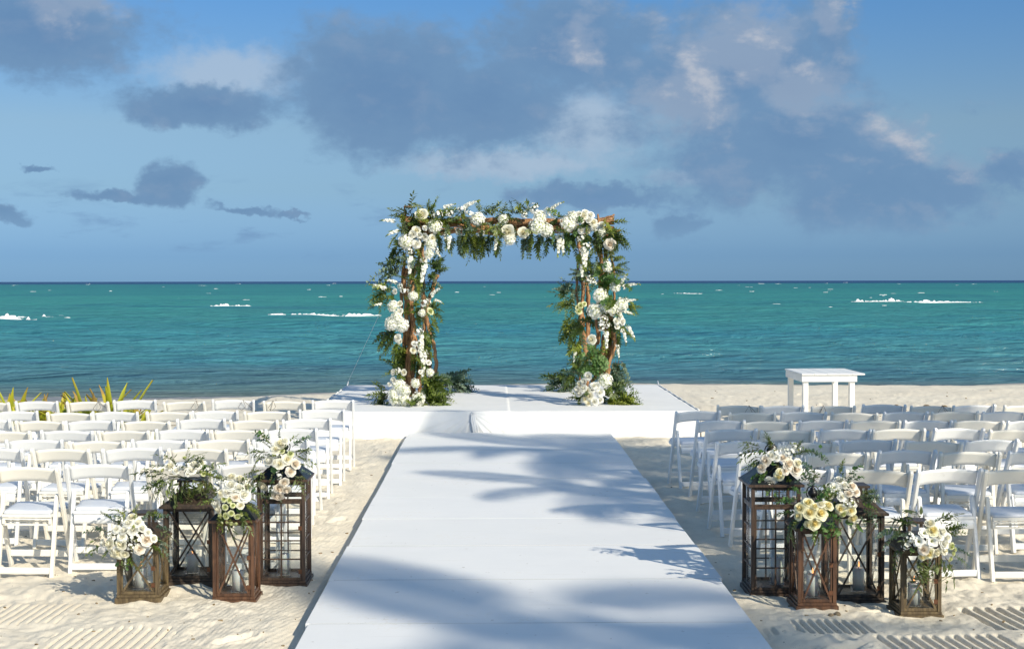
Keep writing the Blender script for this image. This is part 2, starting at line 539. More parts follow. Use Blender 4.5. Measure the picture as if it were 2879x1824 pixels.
M['fern'] = mat_leaf('yellow_green_leaf', (0.11, 0.16, 0.022), (0.33, 0.37, 0.06), 0.5, 0.28)
M['seed'] = mat_leaf('green_seed', (0.12, 0.14, 0.04), (0.24, 0.25, 0.09), 0.6, 0.1)
M['p_white'] = mat_petal('white_petal', (0.94, 0.935, 0.88), (0.93, 0.90, 0.74), 0.05, 0.5)
M['p_cream'] = mat_petal('cream_petal', (0.94, 0.92, 0.80), (0.92, 0.86, 0.60), 0.05, 0.6)
M['p_yellow'] = mat_petal('butter_petal', (0.94, 0.91, 0.66), (0.92, 0.77, 0.30), 0.05, 0.65)
M['p_blush'] = mat_petal('blush_petal', (0.94, 0.885, 0.79), (0.92, 0.79, 0.63), 0.05, 0.65)
M['p_lime'] = mat_petal('lime_white_petal', (0.80, 0.82, 0.52), (0.58, 0.64, 0.22), 0.1, 0.9)
M['p_hyd'] = mat_petal('hydrangea_petal', (0.94, 0.94, 0.89), (0.92, 0.92, 0.83), 0.1, 0.9, 0.2)
M['p_eye'] = mat_petal('flower_eye', (0.30, 0.36, 0.08), (0.14, 0.16, 0.04), 0.0, 0.3, 0.1)

# candle wax and flame
m, T = new_mat('candle_wax')
out(T, principled(T, (0.82, 0.81, 0.77), 0.5, Subsurface_Weight=0.15))
M['wax'] = m
m, T = new_mat('candle_flame')
e = T.add('ShaderNodeEmission'); e.inputs[0].default_value = (1.0, 0.42, 0.14, 1); e.inputs[1].default_value = 2.2
out(T, e.outputs[0]); M['flame'] = m

# sand
m, T = new_mat('sand')
co = T.add('ShaderNodeNewGeometry').outputs['Position']
sp = T.add('ShaderNodeSeparateXYZ'); T.put(sp.inputs[0], co)
f1 = T.noise(co, 0.7, 5, 0.6); f2 = T.noise(co, 9, 5, 0.65); f3 = T.noise(co, 160, 3, 0.6)
c = T.mix(T.ss(f1, 0.3, 0.7), (0.82, 0.75, 0.615), (0.76, 0.685, 0.555))
c = T.mix(T.m('MULTIPLY', T.ss(f2, 0.48, 0.72), 0.25), c, (0.52, 0.45, 0.35))
c = T.mix(T.m('MULTIPLY', T.ss(f3, 0.62, 0.74), 0.35), c, (0.36, 0.30, 0.23))
speck = T.ss(T.noise(co, 46, 2, 0.4), 0.735, 0.76)
c = T.mix(T.m('MULTIPLY', speck, 0.75), c, (0.12, 0.09, 0.06))
wet = T.ss(T.m('ADD', sp.outputs[2], T.m('ADD', T.m('MULTIPLY', T.m('SUBTRACT', f1, 0.5), 0.12), T.ss(sp.outputs[0], -6.0, -3.6, -0.22, 0.0))), -0.34, -0.16, 1.0, 0.0)
c = T.mix(T.m('MULTIPLY', wet, 0.85), c, (0.20, 0.185, 0.165))
# fine raking lines beside the walkway
mp = T.add('ShaderNodeMapping'); T.put(mp.inputs[0], co); mp.inputs[2].default_value = (0, 0, R(14))
wv = T.add('ShaderNodeTexWave', wave_type='BANDS', bands_direction='X'); T.put(wv.inputs[0], mp.outputs[0])
wv.inputs['Scale'].default_value = 9.0; wv.inputs['Distortion'].default_value = 3.0; wv.inputs['Detail'].default_value = 2; wv.inputs['Detail Scale'].default_value = 0.6
band = T.m('MULTIPLY', T.ss(sp.outputs[0], -2.0, -1.75), T.ss(sp.outputs[0], -1.0, -1.2))
h = T.m('ADD', T.m('ADD', T.m('MULTIPLY', f2, 0.6), T.m('MULTIPLY', f3, 0.35)), T.m('MULTIPLY', T.m('MULTIPLY', wv.outputs[1], band), 0.13))
out(T, principled(T, c, T.ss(wet, 0, 1, 0.9, 0.35), T.bump(h, 0.6, 0.025), spec=0.2))
M['sand'] = m

# sea
m, T = new_mat('sea_water')
co = T.add('ShaderNodeNewGeometry').outputs['Position']
sp = T.add('ShaderNodeSeparateXYZ'); T.put(sp.inputs[0], co)
X_, Y_ = sp.outputs[0], sp.outputs[1]
inv = T.m('DIVIDE', 30.0, Y_)                       # 1 at the shore, 0 far out
wob = T.noise(T.scale(co, (0.010, 0.03, 1)), 1.0, 4, 0.6)
wob2 = T.noise(T.scale(co, (0.05, 0.22, 1)), 1.0, 5, 0.6)
pos = T.m('ADD', inv, T.m('MULTIPLY', T.m('MULTIPLY', T.m('SUBTRACT', wob, 0.5), 0.5), inv))
pos = T.m('ADD', pos, T.m('MULTIPLY', T.m('MULTIPLY', T.m('SUBTRACT', wob2, 0.5), 0.22), inv))
c = T.ramp(pos, [(0.0, (0.006, 0.040, 0.13)), (0.019, (0.008, 0.050, 0.14)), (0.030, (0.028, 0.22, 0.215)), (0.14, (0.052, 0.300, 0.265)), (0.30, (0.056, 0.275, 0.270)),
                 (0.48, (0.060, 0.275, 0.310)), (0.68, (0.082, 0.265, 0.290)), (0.82, (0.112, 0.240, 0.245)), (0.92, (0.165, 0.235, 0.215)), (1.0, (0.16, 0.205, 0.19))])
# reef and turtle-grass patches, wind streaks
pat = T.noise(T.scale(co, (0.016, 0.050, 1)), 1.0, 6, 0.65, 0.4)
c = T.mix(T.m('MULTIPLY', T.ss(pat, 0.46, 0.64), 0.55), c, T.mix(1.0, c, (0.60, 0.68, 0.92), 'MULTIPLY'))
streak = T.noise(T.scale(co, (0.22, 0.9, 1)), 1.0, 7, 0.75)
c = T.mix(T.m('MULTIPLY', T.ss(streak, 0.46, 0.68), 0.6), c, T.mix(1.0, c, (0.5, 0.62, 0.8), 'MULTIPLY'))
wa = T.noise(T.scale(co, (0.55, 1.7, 1)), 1.0, 5, 0.6, 0.6)
wb = T.noise(T.scale(co, (2.2, 6.0, 1)), 1.0, 4, 0.6, 0.4)
wc = T.noise(T.scale(co, (0.12, 0.45, 1)), 1.0, 4, 0.6, 0.5)
hh = T.m('ADD', T.m('ADD', T.m('MULTIPLY', wa, 0.5), T.m('MULTIPLY', wb, 0.14)), T.m('MULTIPLY', wc, 1.0))
nb = T.bump(hh, 1.0, 0.9)
df = T.add('ShaderNodeBsdfDiffuse'); T.put(df.inputs[0], c); T.put(df.inputs['Normal'], nb)
gl = T.add('ShaderNodeBsdfGlossy'); T.put(gl.inputs['Roughness'], 0.12); T.put(gl.inputs['Normal'], nb); T.put(gl.inputs[0], (0.9, 0.95, 1.0))
lw = T.add('ShaderNodeLayerWeight'); lw.inputs[0].default_value = 0.5; T.put(lw.inputs['Normal'], nb)
fac = T.ss(lw.outputs['Facing'], 0.55, 1.0, 0.03, 0.34, smooth=False)
mx = T.add('ShaderNodeMixShader'); T.put(mx.inputs[0], fac)
T.l.new(df.outputs[0], mx.inputs[1]); T.l.new(gl.outputs[0], mx.inputs[2])
out(T, mx.outputs[0]); M['sea'] = m

# strap leaf of the shore plants: green at the foot, yellow and rusty at the tip
m, T = new_mat('strap_leaf')
at_ = T.add('ShaderNodeAttribute', attribute_name='along')
inf = T.add('ShaderNodeObjectInfo')
v = T.m('ADD', at_.outputs['Fac'], T.m('MULTIPLY', T.m('SUBTRACT', inf.outputs['Random'], 0.6), 0.55))
c = T.ramp(v, [(0.0, (0.14, 0.22, 0.018)), (0.40, (0.32, 0.38, 0.030)), (0.80, (0.56, 0.54, 0.05)), (0.98, (0.60, 0.46, 0.06)), (1.0, (0.52, 0.34, 0.10))])
p = principled(T, c, 0.4)
tr = T.add('ShaderNodeBsdfTranslucent'); T.put(tr.inputs[0], c)
mx = T.add('ShaderNodeMixShader'); mx.inputs[0].default_value = 0.35
T.l.new(p, mx.inputs[1]); T.l.new(tr.outputs[0], mx.inputs[2]); out(T, mx.outputs[0]); M['strap'] = m

M['palmleaf'] = mat_leaf('palm_leaflet', (0.04, 0.085, 0.015), (0.09, 0.14, 0.03), 0.4, 0.2)
M['palmtrunk'] = mat_wood('palm_trunk', (0.13, 0.10, 0.07), (0.28, 0.23, 0.17), 0.85, (5, 5, 14))


# ------------------------------------------------------------------ the beach
SEA_Z = -0.35
AX0, AX1, ATOP = -1.055, 1.47, 0.07


def shore_y(x):
    return 30.6 + 3.2 * sstep(x, -7.0, 1.5) + 0.35 * np.sin(x * 0.45 + 1.0)


def stripes(x, y, x0, x1, y0, y1, sl_, pitch, duty, ph=0.0, seed=0):
    s = (x - sl_ * (y - y0) + 0.002 * np.sin(y * 9 + seed)) / pitch + ph
    t = s - np.floor(s)
    g = sstep(t, 0.0, 0.16) * (1 - sstep(t, duty, duty + 0.06))
    xm = x - sl_ * (y - y0)
    e = 0.05 * fbm(x * 9 + seed, y * 9, 2)
    msk = sstep(xm + e, x0, x0 + 0.04) * (1 - sstep(xm + e, x1 - 0.04, x1)) * sstep(y + e, y0, y0 + 0.04) * (1 - sstep(y + e, y1 - 0.04, y1))
    return g * msk


TREADS = [(1.56, 1.68, 8.42, 8.62, -0.05), (1.74, 2.20, 8.40, 8.77, -0.05), (2.15, 2.92, 7.80, 8.36, -0.06), (2.86, 3.60, 8.45, 9.08, -0.08), (-3.25, -2.56, 8.72, 9.30, 0.03), (-2.52, -1.84, 7.85, 8.62, 0.03)]
TREADP = [(0.024, 0.055, 0.5), (0.030, 0.050, 0.58), (0.034, 0.062, 0.55), (0.034, 0.072, 0.58), (0.026, 0.054, 0.26), (0.030, 0.056, 0.30)]
_fr = random.Random(77)
FEET = []
for _k in range(170):
    _y = 7.6 + 19 * _fr.random() ** 1.5; _x = _fr.uniform(-0.40, 0.42) * _y
    if AX0 - 0.2 < _x < AX1 + 0.2: continue
    FEET.append((_x, _y, _fr.uniform(0, 6.28), _fr.uniform(0.8, 1.1)))


def footprints(x, y):
    out_ = np.zeros_like(x)
    for fx, fy, fa, fs_ in FEET:
        m_ = (np.abs(x - fx) < 0.30) & (np.abs(y - fy) < 0.30)
        if not m_.any(): continue
        ax, ay = x[m_] - fx, y[m_] - fy
        u = (ax * math.cos(fa) + ay * math.sin(fa)) / (0.135 * fs_); v = (-ax * math.sin(fa) + ay * math.cos(fa)) / (0.052 * fs_)
        v = v + 0.25 * np.sin(u * 1.6)
        q = np.sqrt(u * u + v * v)
        out_[m_] += -0.026 * (1 - sstep(q, 0.55, 1.05)) + 0.012 * np.exp(-((q - 1.25) / 0.28) ** 2)
    return out_


def beach_height(x, y):
    base = 0.05 * fbm(x * 0.55, y * 0.55, 3) + 0.030 * fbm(x * 2.3 + 4, y * 2.3, 3)
    near = 1 - sstep(y, 20, 30)
    # trampled lumps between the chairs and around the lanterns
    lump = np.abs(fbm(x * 5.2 + 3, y * 4.2 + 8, 3)) * (0.034 + 0.02 * sstep(y, 9.0, 10.0))
    tr = sstep(np.abs(x - 0.2), 1.3, 1.9)
    z = base * 0.8 + lump * (0.35 + 0.65 * tr) * near - 0.012
    z = z + 0.010 * fbm(x * 16, y * 13, 3) * near
    # tyre tread and rake marks in the foreground
    g = 0
    for (bx0, bx1, by0, by1, sl_), (dep, pit, dut) in zip(TREADS, TREADP):
        g = g + dep * stripes(x, y, bx0, bx1, by0, by1, sl_, pit, dut, seed=bx0)
    flat = 0
    for bx0, bx1, by0, by1, sl_ in TREADS:
        xm = x - sl_ * (y - by0)
        flat = np.maximum(flat, sstep(xm, bx0 - 0.05, bx0 + 0.05) * (1 - sstep(xm, bx1 - 0.05, bx1 + 0.05)) * sstep(y, by0 - 0.05, by0 + 0.05) * (1 - sstep(y, by1 - 0.05, by1 + 0.05)))
    z = z * (1 - 0.8 * flat) - g
    z = z + footprints(x, y) * (1 - flat)
    # keep it below the boards and the stage
    inside = sstep(x, AX0 - 0.25, AX0 - 0.02) * (1 - sstep(x, AX1 + 0.02, AX1 + 0.18)) * (1 - sstep(y, 18.9, 19.0))
    z = z * (1 - inside) + (-0.03) * inside
    # slope down to the water
    sy = shore_y(x)
    t = (y - (sy - 7.5)) / 7.5
    berm = 0.05 * np.exp(-((t - 0.25) / 0.2) ** 2)
    z = z + berm + np.where(t > 0, SEA_Z * np.clip(t, 0, None) ** 1.5 * 1.0, 0)
    t2 = np.clip(y - sy, 0, None)
    z = z - 0.10 * t2
    return z


def grid_mesh(name, X, Y, Z, mat, smooth=True):
    nr, nc = X.shape
    me = bpy.data.meshes.new(name)
    nv = nr * nc
    me.vertices.add(nv)
    co = np.stack([X, Y, Z], -1).reshape(-1).astype(np.float32)
    me.vertices.foreach_set('co', co)
    i = np.arange(nr - 1)[:, None] * nc + np.arange(nc - 1)[None, :]
    q = np.stack([i, i + 1, i + nc + 1, i + nc], -1).reshape(-1, 4)
    nf = len(q)
    me.loops.add(nf * 4); me.polygons.add(nf)
    me.loops.foreach_set('vertex_index', q.reshape(-1).astype(np.int32))
    me.polygons.foreach_set('loop_start', np.arange(0, nf * 4, 4, dtype=np.int32))
    me.polygons.foreach_set('loop_total', np.full(nf, 4, dtype=np.int32))
    me.polygons.foreach_set('use_smooth', np.full(nf, smooth))
    me.materials.append(mat); me.update(calc_edges=True); me.validate()
    return me


ys_ = np.concatenate([np.linspace(-60, 4, 24), np.linspace(4.6, 7.3, 20), np.arange(7.35, 9.8, 0.0125), np.arange(9.8, 13, 0.028), np.arange(13, 20, 0.05), np.linspace(20, 42, 190)])
u_ = np.linspace(-1, 1, 1000)
ext = np.concatenate([np.geomspace(0.3, 120, 18)])
hw = np.maximum(0.40 * np.abs(ys_), 3.0) + 0.3
core = u_[None, :] * hw[:, None] + 0.012 * ys_[:, None]
left = core[:, :1] - ext[::-1][None, :]
right = core[:, -1:] + ext[None, :]
X = np.concatenate([left, core, right], 1)
Y = np.repeat(ys_[:, None], X.shape[1], 1)
Z = beach_height(X, Y)
beach = link('beach', grid_mesh('beach', X, Y, Z, M['sand']))
tag(beach, 'pale trampled beach sand under the chairs, sloping down to the water', kind='structure')


def ground(x, y):
    return float(beach_height(np.array([x]), np.array([y]))[0])


# ------------------------------------------------------------------ the sea
iv = np.linspace(1 / 27.0, 1 / 9000.0, 430)
yy = 1 / iv
uu = np.linspace(-1, 1, 380)
hw = 0.75 * yy + 12
X = uu[None, :] * hw[:, None]
Y = np.repeat(yy[:, None], 380, 1)
dyrow = np.gradient(yy)[:, None]
Z = np.zeros_like(X) + SEA_Z
shoal = 0.12 + 0.88 * sstep(Y, 28, 46)
wr = random.Random(5)
for k in range(26):
    lam = 0.9 * 1.22 ** wr.uniform(0, 13)
    th = wr.uniform(-0.55, 0.55)
    kx, ky = math.sin(th) * 2 * math.pi / lam, math.cos(th) * 2 * math.pi / lam
    amp = 0.0085 * lam ** 0.75
    att = np.exp(-(1.6 * dyrow / lam) ** 2)
    Z += amp * shoal * att * np.sin(kx * X + ky * Y + wr.uniform(0, 6.28) + 1.2 * vnoise(X / (lam * 4) + k, Y / (lam * 3)))
Z += 0.02 * fbm(X * 0.7, Y * 1.6, 3) * np.exp(-(dyrow / 0.5) ** 2)
sea = link('sea', grid_mesh('sea', X, Y, Z, M['sea']))
tag(sea, 'turquoise sea reaching to a dark blue line at the horizon', kind='structure')

# ------------------------------------------------------------------ walkway boards
walk = empty('walkway', (0.2, 12, 0))
tag(walk, 'white painted board walkway running up the middle of the beach to the stage', 'walkway')
PL = 1.235
ends = [18.97]
yk = 8.384 + PL * 8
while yk > 3.5:
    ends.append(yk); yk -= PL
for i in range(len(ends) - 1):
    y1, y0 = ends[i], ends[i + 1]
    b = MB()
    nx, ny = 10, 4
    x0 = AX0 + rng.uniform(-0.012, 0.012) - 0.02 * (y0 - 8) / 10
    x1 = AX1 + rng.uniform(-0.012, 0.012) + 0.02 * (y0 - 8) / 10
    dz = rng.uniform(-0.0006, 0.0006)
    b.box(x0, x1, y0 + 0.0057, y1 - 0.0057, 0.018 + dz, ATOP + dz)
    o = b.build('board', M['board'], walk)
    o.matrix_parent_inverse = walk.matrix_basis.inverted()

for yk in ends[1:]:  # dark strip set into each gap to draw the seam as a line
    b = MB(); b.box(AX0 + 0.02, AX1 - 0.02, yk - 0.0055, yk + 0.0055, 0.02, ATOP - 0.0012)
    o = b.build('joint_strip', M['joint'], walk); o.matrix_parent_inverse = walk.matrix_basis.inverted()

# ------------------------------------------------------------------ stage
SX0, SX1, SY0, SY1, SZ = -2.32, 2.63, 19.10, 24.0, 0.322
stage = empty('stage', (0, 0, 0))
tag(stage, 'low square stage covered and skirted in white cloth in front of the sea', 'stage')
b = MB(); b.box(SX0 + 0.02, SX1 - 0.02, SY0 + 0.03, SY1 - 0.02, -0.10, SZ - 0.012)
b.build('platform', M['board'], stage)


def sheet(name, x0, x1, y0, y1, z, nx, ny, fn, mat, par, thick=0.006):
    us = np.linspace(x0, x1, nx); vs = np.linspace(y0, y1, ny)
    Xg, Yg = np.meshgrid(us, vs); Zg = z + fn(Xg, Yg)
    o = link(name, grid_mesh(name, Xg, Yg, Zg, mat), par)
    md = o.modifiers.new('thickness', 'SOLIDIFY'); md.thickness = thick; md.offset = -1
    return o


seam = 0.185
wr_ = lambda x, y: 0.006 * fbm(x * 1.3, y * 0.8, 3) + 0.003 * fbm(x * 5, y * 2.5 + 3, 2)
sheet('deck_cloth', SX0 - 0.01, seam + 0.03, SY0 - 0.01, SY1 + 0.01, SZ + 0.0042, 70, 60, wr_, M['cloth'], stage)
sheet('deck_cloth', seam, SX1 + 0.01, SY0 - 0.01, SY1 + 0.01, SZ + 0.002, 70, 60, wr_, M['cloth'], stage)


def skirt(x0, x1, side, ph):
    nx, nz = 220, 26
    xs = np.linspace(x0, x1, nx); t = np.linspace(0, 1, nz)
    Xg, Tg = np.meshgrid(xs, t)
    Zg = SZ + 0.006 - Tg * (SZ + 0.03)
    fx = (Xg - x0) if side > 0 else (x1 - Xg)
    # swags radiating from the gathered corner beside the middle join
    ang = np.arctan2(Tg * 0.35 + 0.02, fx + 0.05)
    fold = 0.014 * np.sin(ang * 26 + ph) * np.exp(-fx / 0.9) * Tg + 0.012 * np.sin(ang * 60 + ph) * np.exp(-fx / 0.5) * Tg
    soft = 0.016 * fbm(Xg * 1.6 + ph, Tg * 1.2, 3) * Tg
    Yg = SY0 - 0.014 - 0.05 * Tg ** 1.6 - fold - soft
    bot = ground(0.5 * (x0 + x1), SY0 - 0.1)
    o = link('skirt', grid_mesh('skirt', Xg, Yg, Zg, M['cloth']), stage)
    md = o.modifiers.new('thickness', 'SOLIDIFY'); md.thickness = 0.004
    return o


MIDJ = at(1325, 1160, SY0).x
skirt(SX0 - 0.012, MIDJ + 0.03, -1, 0.4)
k2 = skirt(MIDJ, SX1 + 0.012, 1, 2.1); k2.location.y = -0.012
# gathered hem at the join
b = MB()
for i in range(5):
    xx = MIDJ + 0.012 * i
    b.tube([(xx, SY0 - 0.045, SZ - 0.01), (xx + 0.01 * math.sin(i), SY0 - 0.06, SZ - 0.10), (xx + 0.02 + 0.012 * math.sin(i * 2), SY0 - 0.075, SZ - 0.2), (xx + 0.03, SY0 - 0.085, 0.02)], [0.006, 0.011, 0.012, 0.014], 6)
b.build('gathered_fold', M['cloth'], stage, smooth=True)
# side skirts and the folded edge roll on the far side corners
for sx, s in ((SX0 - 0.012, -1), (SX1 + 0.012, 1)):
    ysv = np.linspace(SY0, SY1, 120); t = np.linspace(0, 1, 12)
    Yg, Tg = np.meshgrid(ysv, t)
    Xg = sx + s * (0.006 + 0.03 * Tg + 0.012 * fbm(Yg * 2.2, Tg * 1.1 + s, 3) * Tg)
    Zg = SZ + 0.004 - Tg * (SZ + 0.06)
    o = link('side_skirt', grid_mesh('side_skirt', Xg, Yg, Zg, M['cloth']), stage)
    o.modifiers.new('thickness', 'SOLIDIFY').thickness = 0.004
    b = MB()
    pts = [(sx + s * 0.004, SY0 + 0.05 + i * (SY1 - SY0 - 0.05) / 30, SZ + 0.006 + 0.006 * math.sin(i * 1.7) + (0.05 if i == 30 else 0)) for i in range(31)]
    b.tube(pts, [0.012 + 0.004 * math.sin(i * 2.3) for i in range(31)], 6)
    b.build('edge_roll', M['cloth'], stage, smooth=True)


# ------------------------------------------------------------------ folding chairs
def post_outline(p0, p1, w, ntop=6):
    """slat from p0 (foot) to p1 (top) in the y-z plane with a rounded top"""
    a = Vector((p0[0], p0[1])); c = Vector((p1[0], p1[1]))
    d = (c - a).normalized(); n = Vector((d.y, -d.x)) * (w / 2)
    pts = [a - n + d * (n.y * 0), a + n]
    ct = c - d * (w / 2)
    for i in range(ntop + 1):
        an = math.pi * i / ntop
        pts.append(ct + n * math.cos(an) + d * (w / 2 * math.sin(an)))
    return [(p.x, p.y) for p in pts]


YT = 0.02; YF = 0.375; ZT = 0.748


def post_y(z): return YF + (YT - YF) * z / ZT


def make_chair(kind):
    mt = M['cream'] if kind == 'A' else M['cool']
    root = empty('folding_chair')
    tag(root, 'x', 'chair')
    pw = 0.044 if kind == 'A' else 0.042
    hx = 0.213
    for s in (-1, 1):
        b = profile_extrude(post_outline((YF, 0), (YT, ZT), pw), s * hx - 0.012, s * hx + 0.012)
        b.build('back_post', mt, root, bevel=0.004)
    for s in (-1, 1):
        b = profile_extrude(post_outline((0.0, 0), (0.125, 0.555), 0.040), s * 0.182 - 0.0125, s * 0.182 + 0.0125)
        b.build('rear_leg', mt, root, bevel=0.004)
    b = MB(); b.box(-0.170, 0.170, -0.004, 0.018, 0.026, 0.070); b.build('rear_stretcher', mt, root, bevel=0.004)
    b = MB(); yf = post_y(0.105); b.box(-0.201, 0.201, yf - 0.009, yf + 0.011, 0.082, 0.128); b.build('front_stretcher', mt, root, bevel=0.004)
    # curved back panel
    nx, nz = 16, 4
    b = MB(); vs = []
    for lay in (0, 1):
        for j in range(nz + 1):
            for i in range(nx + 1):
                u = -1 + 2 * i / nx; cr = 1 - u * u
                ztop = 0.728 + 0.015 * cr; zb = ztop - 0.100 - (0.004 if abs(u) > 0.85 else 0)
                z = zb + (ztop - zb) * j / nz
                y = post_y(z) + 0.026 + 0.022 * cr + (0.011 if lay else 0)
                vs.append((u * 0.2005, y, z))
    n1_ = (nx + 1) * (nz + 1); fs = []
    idx = lambda l, j, i: l * n1_ + j * (nx + 1) + i
    for j in range(nz):
        for i in range(nx):
            fs.append((idx(0, j, i), idx(0, j, i + 1), idx(0, j + 1, i + 1), idx(0, j + 1, i)))
            fs.append((idx(1, j, i), idx(1, j + 1, i), idx(1, j + 1, i + 1), idx(1, j, i + 1)))
    for i in range(nx):
        fs.append((idx(0, 0, i), idx(1, 0, i), idx(1, 0, i + 1), idx(0, 0, i + 1)))
        fs.append((idx(0, nz, i), idx(0, nz, i + 1), idx(1, nz, i + 1), idx(1, nz, i)))
    for j in range(nz):
        fs.append((idx(0, j, 0), idx(0, j + 1, 0), idx(1, j + 1, 0), idx(1, j, 0)))
        fs.append((idx(0, j, nx), idx(1, j, nx), idx(1, j + 1, nx), idx(0, j + 1, nx)))
    b.add(vs, fs); o = b.build('back_panel', mt, root)
    for p_ in o.data.polygons: p_.use_smooth = abs(p_.normal.y) > 0.6
    # seat frame
    b = MB()
    if kind == 'A':
        b.box(-0.166, 0.166, 0.040, 0.058, 0.404, 0.424)
        b.box(-0.166, 0.166, 0.048, 0.064, 0.386, 0.398); b.box(-0.166, 0.166, 0.058, 0.074, 0.346, 0.358)
        b.box(-0.166, -0.148, 0.046, 0.070, 0.358, 0.386); b.box(0.148, 0.166, 0.046, 0.070, 0.358, 0.386)
        b.box(-0.150, 0.150, 0.085, 0.095, 0.365, 0.375)
    else:
        b.box(-0.168, 0.168, 0.038, 0.056, 0.404, 0.424)
        nn = 8
        for i in range(nn):
            t0, t1 = i / nn, (i + 1) / nn
            zz0, zz1 = 0.402 - 0.062 * t0, 0.402 - 0.062 * t1
            yy0, yy1 = 0.046 - 0.012 * math.sin(t0 * 2.6) , 0.046 - 0.012 * math.sin(t1 * 2.6)
            b.add([(-0.166, yy0, zz0), (0.166, yy0, zz0), (0.160, yy1, zz1), (-0.160, yy1, zz1), (-0.166, yy0 + 0.012, zz0), (0.166, yy0 + 0.012, zz0), (0.160, yy1 + 0.012, zz1), (-0.160, yy1 + 0.012, zz1)],
                  [(0, 3, 2, 1), (4, 5, 6, 7), (0, 4, 7, 3), (1, 2, 6, 5)] + ([(3, 7, 6, 2)] if i == nn - 1 else []))
    for s in (-1, 1):
        b.box(s * 0.190 - 0.008, s * 0.190 + 0.008, 0.14, 0.43, 0.392, 0.424)
    b.box(-0.182, 0.182, 0.425, 0.443, 0.388, 0.424)
    b.build('seat_frame', mt, root)
    # padded seat: rounded trapezoid with soft edge
    ol = []
    hwn, hwf, y0, y1 = 0.160, 0.192, 0.045, 0.455
    for cx, cy, r, a0 in ((hwf - 0.05, y1 - 0.05, 0.05, 0), (-hwf + 0.05, y1 - 0.05, 0.05, 90), (-hwn + 0.015, y0 + 0.015, 0.015, 180), (hwn - 0.015, y0 + 0.015, 0.015, 270)):
        for k in range(6):
            an = R(a0 + 18 * k); ol.append((cx + r * math.cos(an), cy + r * math.sin(an)))
    b = MB(); n = len(ol); cxm, cym = 0, 0.25
    rings = [(1.0, 0.424), (1.0, 0.438), (0.965, 0.447), (0.80, 0.451), (0.4, 0.453)]
    vs = [((x - cxm) * s_ + cxm, (y - cym) * s_ + cym, z) for s_, z in rings for x, y in ol]
    fs = []
    for r_ in range(len(rings) - 1):
        for i in range(n):
            j = (i + 1) % n
            fs.append((r_ * n + i, r_ * n + j, (r_ + 1) * n + j, (r_ + 1) * n + i))
    fs.append(tuple((len(rings) - 1) * n + i for i in range(n))); fs.append(tuple(range(n - 1, -1, -1)))
    b.add(vs, fs); b.build('seat_pad', M['vinyl'], root, smooth=True)
    return root


PROTO = {'A': make_chair('A'), 'B': make_chair('B')}
used = {'A': False, 'B': False}
ORD = ['first', 'second', 'third', 'fourth', 'fifth', 'sixth', 'seventh', 'eighth']
HT = CAMZ - 0.745
# per row: height of the post tops in the photograph and chair centres, counted from the walkway outwards
LEFT = [(1123, [935, 796, 653, 521, 380, 247, 105, -33], 'B'), (1152, [903, 752, 605, 470, 321, 193, 44], 'B'), (1177, [866, 712, 565, 408, 259, 111, -40], 'B'),
        (1205, [821, 665, 507, 347, 185, 16], 'B'), (1234, [793, 625, 443, 271, 95], 'B'), (1259, [780, 552, 376, 166, -22], 'B'), (1307, [705, 494, 273, 70], 'B')]
RIGHT = [(1139, [2078, 2204, 2350, 2488, 2626, 2753, 2890], 'A'), (1157, [1967, 2117, 2262, 2403, 2554, 2695, 2836], 'B'), (1184, [2030, 2162, 2319, 2467, 2616, 2756, 2910], 'B'),
         (1208, [2063, 2220, 2379, 2537, 2703, 2861], 'B'), (1240, [2097, 2277, 2453, 2629, 2803], 'B'), (1270, [2171, 2365, 2557, 2736, 2925], 'B'), (1318, [2254, 2471, 2683, 2878], 'B')]
CH = {}
for side, rows in (('left', LEFT), ('right', RIGHT)):
    for ri, (ty, cs, t0) in enumerate(rows):
        d = HT * F / (ty - (790 if side == 'left' else 788))
        for ci, cx in enumerate(cs):
            kd = t0 if ci % 2 == 0 else ('A' if t0 == 'B' else 'B')
            if not used[kd]:
                o = PROTO[kd]; used[kd] = True
            else:
                o = copy_tree(PROTO[kd])
            off = -0.05 if kd == 'A' else 0.03
            dd = d + off + rng.uniform(-0.03, 0.03)
            x = (cx - VPX) / F * dd
            yaw = rng.uniform(-0.05, 0.05) + (-0.03 if kd == 'A' else 0.07)
            o.location = (x, dd - 0.03, ground(x, dd + 0.1) * 0.4 - 0.004)
            o.rotation_euler = (rng.uniform(-0.025, 0.02), rng.uniform(-0.022, 0.022), yaw)
            tone = 'cream' if kd == 'A' else 'cool white'
            tag(o, f'{tone} folding chair, {ORD[ci]} seat from the walkway in the {ORD[ri]} row {side} of it', 'chair', f'folding chairs {side} of the walkway')
            CH[(side, ri, ci)] = o


# ------------------------------------------------------------------ flowers and foliage (meshes shared by the arrangements)
def petal(b, p, out_, up, ln, wd, cup, flare, mi=0):
    """rounded petal patch rising along `up` from p, spreading along `out_`"""
    out_ = Vector(out_).normalized(); up = Vector(up).normalized(); s = out_.cross(up)
    p = Vector(p); vs = []
    rows = [(0.0, 0.50), (0.35, 0.95), (0.68, 1.08), (0.90, 0.86), (1.0, 0.46)]
    for t, w_ in rows:
        o = cup * math.sin(t * math.pi * 0.55) + flare * t ** 3
        u = ln * t - 0.30 * flare * t ** 4
        for i in (-1, -0.5, 0, 0.5, 1):
            w = wd * 0.5 * w_ * i
            bend = -0.34 * wd * (i * i) * w_ * w_ * (1 - 0.35 * t)
            vs.append(p + up * (u - 0.06 * ln * i * i * t) + out_ * (o + bend) + s * w)
    fs = []
    for j in range(len(rows) - 1):
        for i in range(4):
            a = j * 5 + i
            fs.append((a, a + 1, a + 6, a + 5))
    b.add(vs, fs, mi)


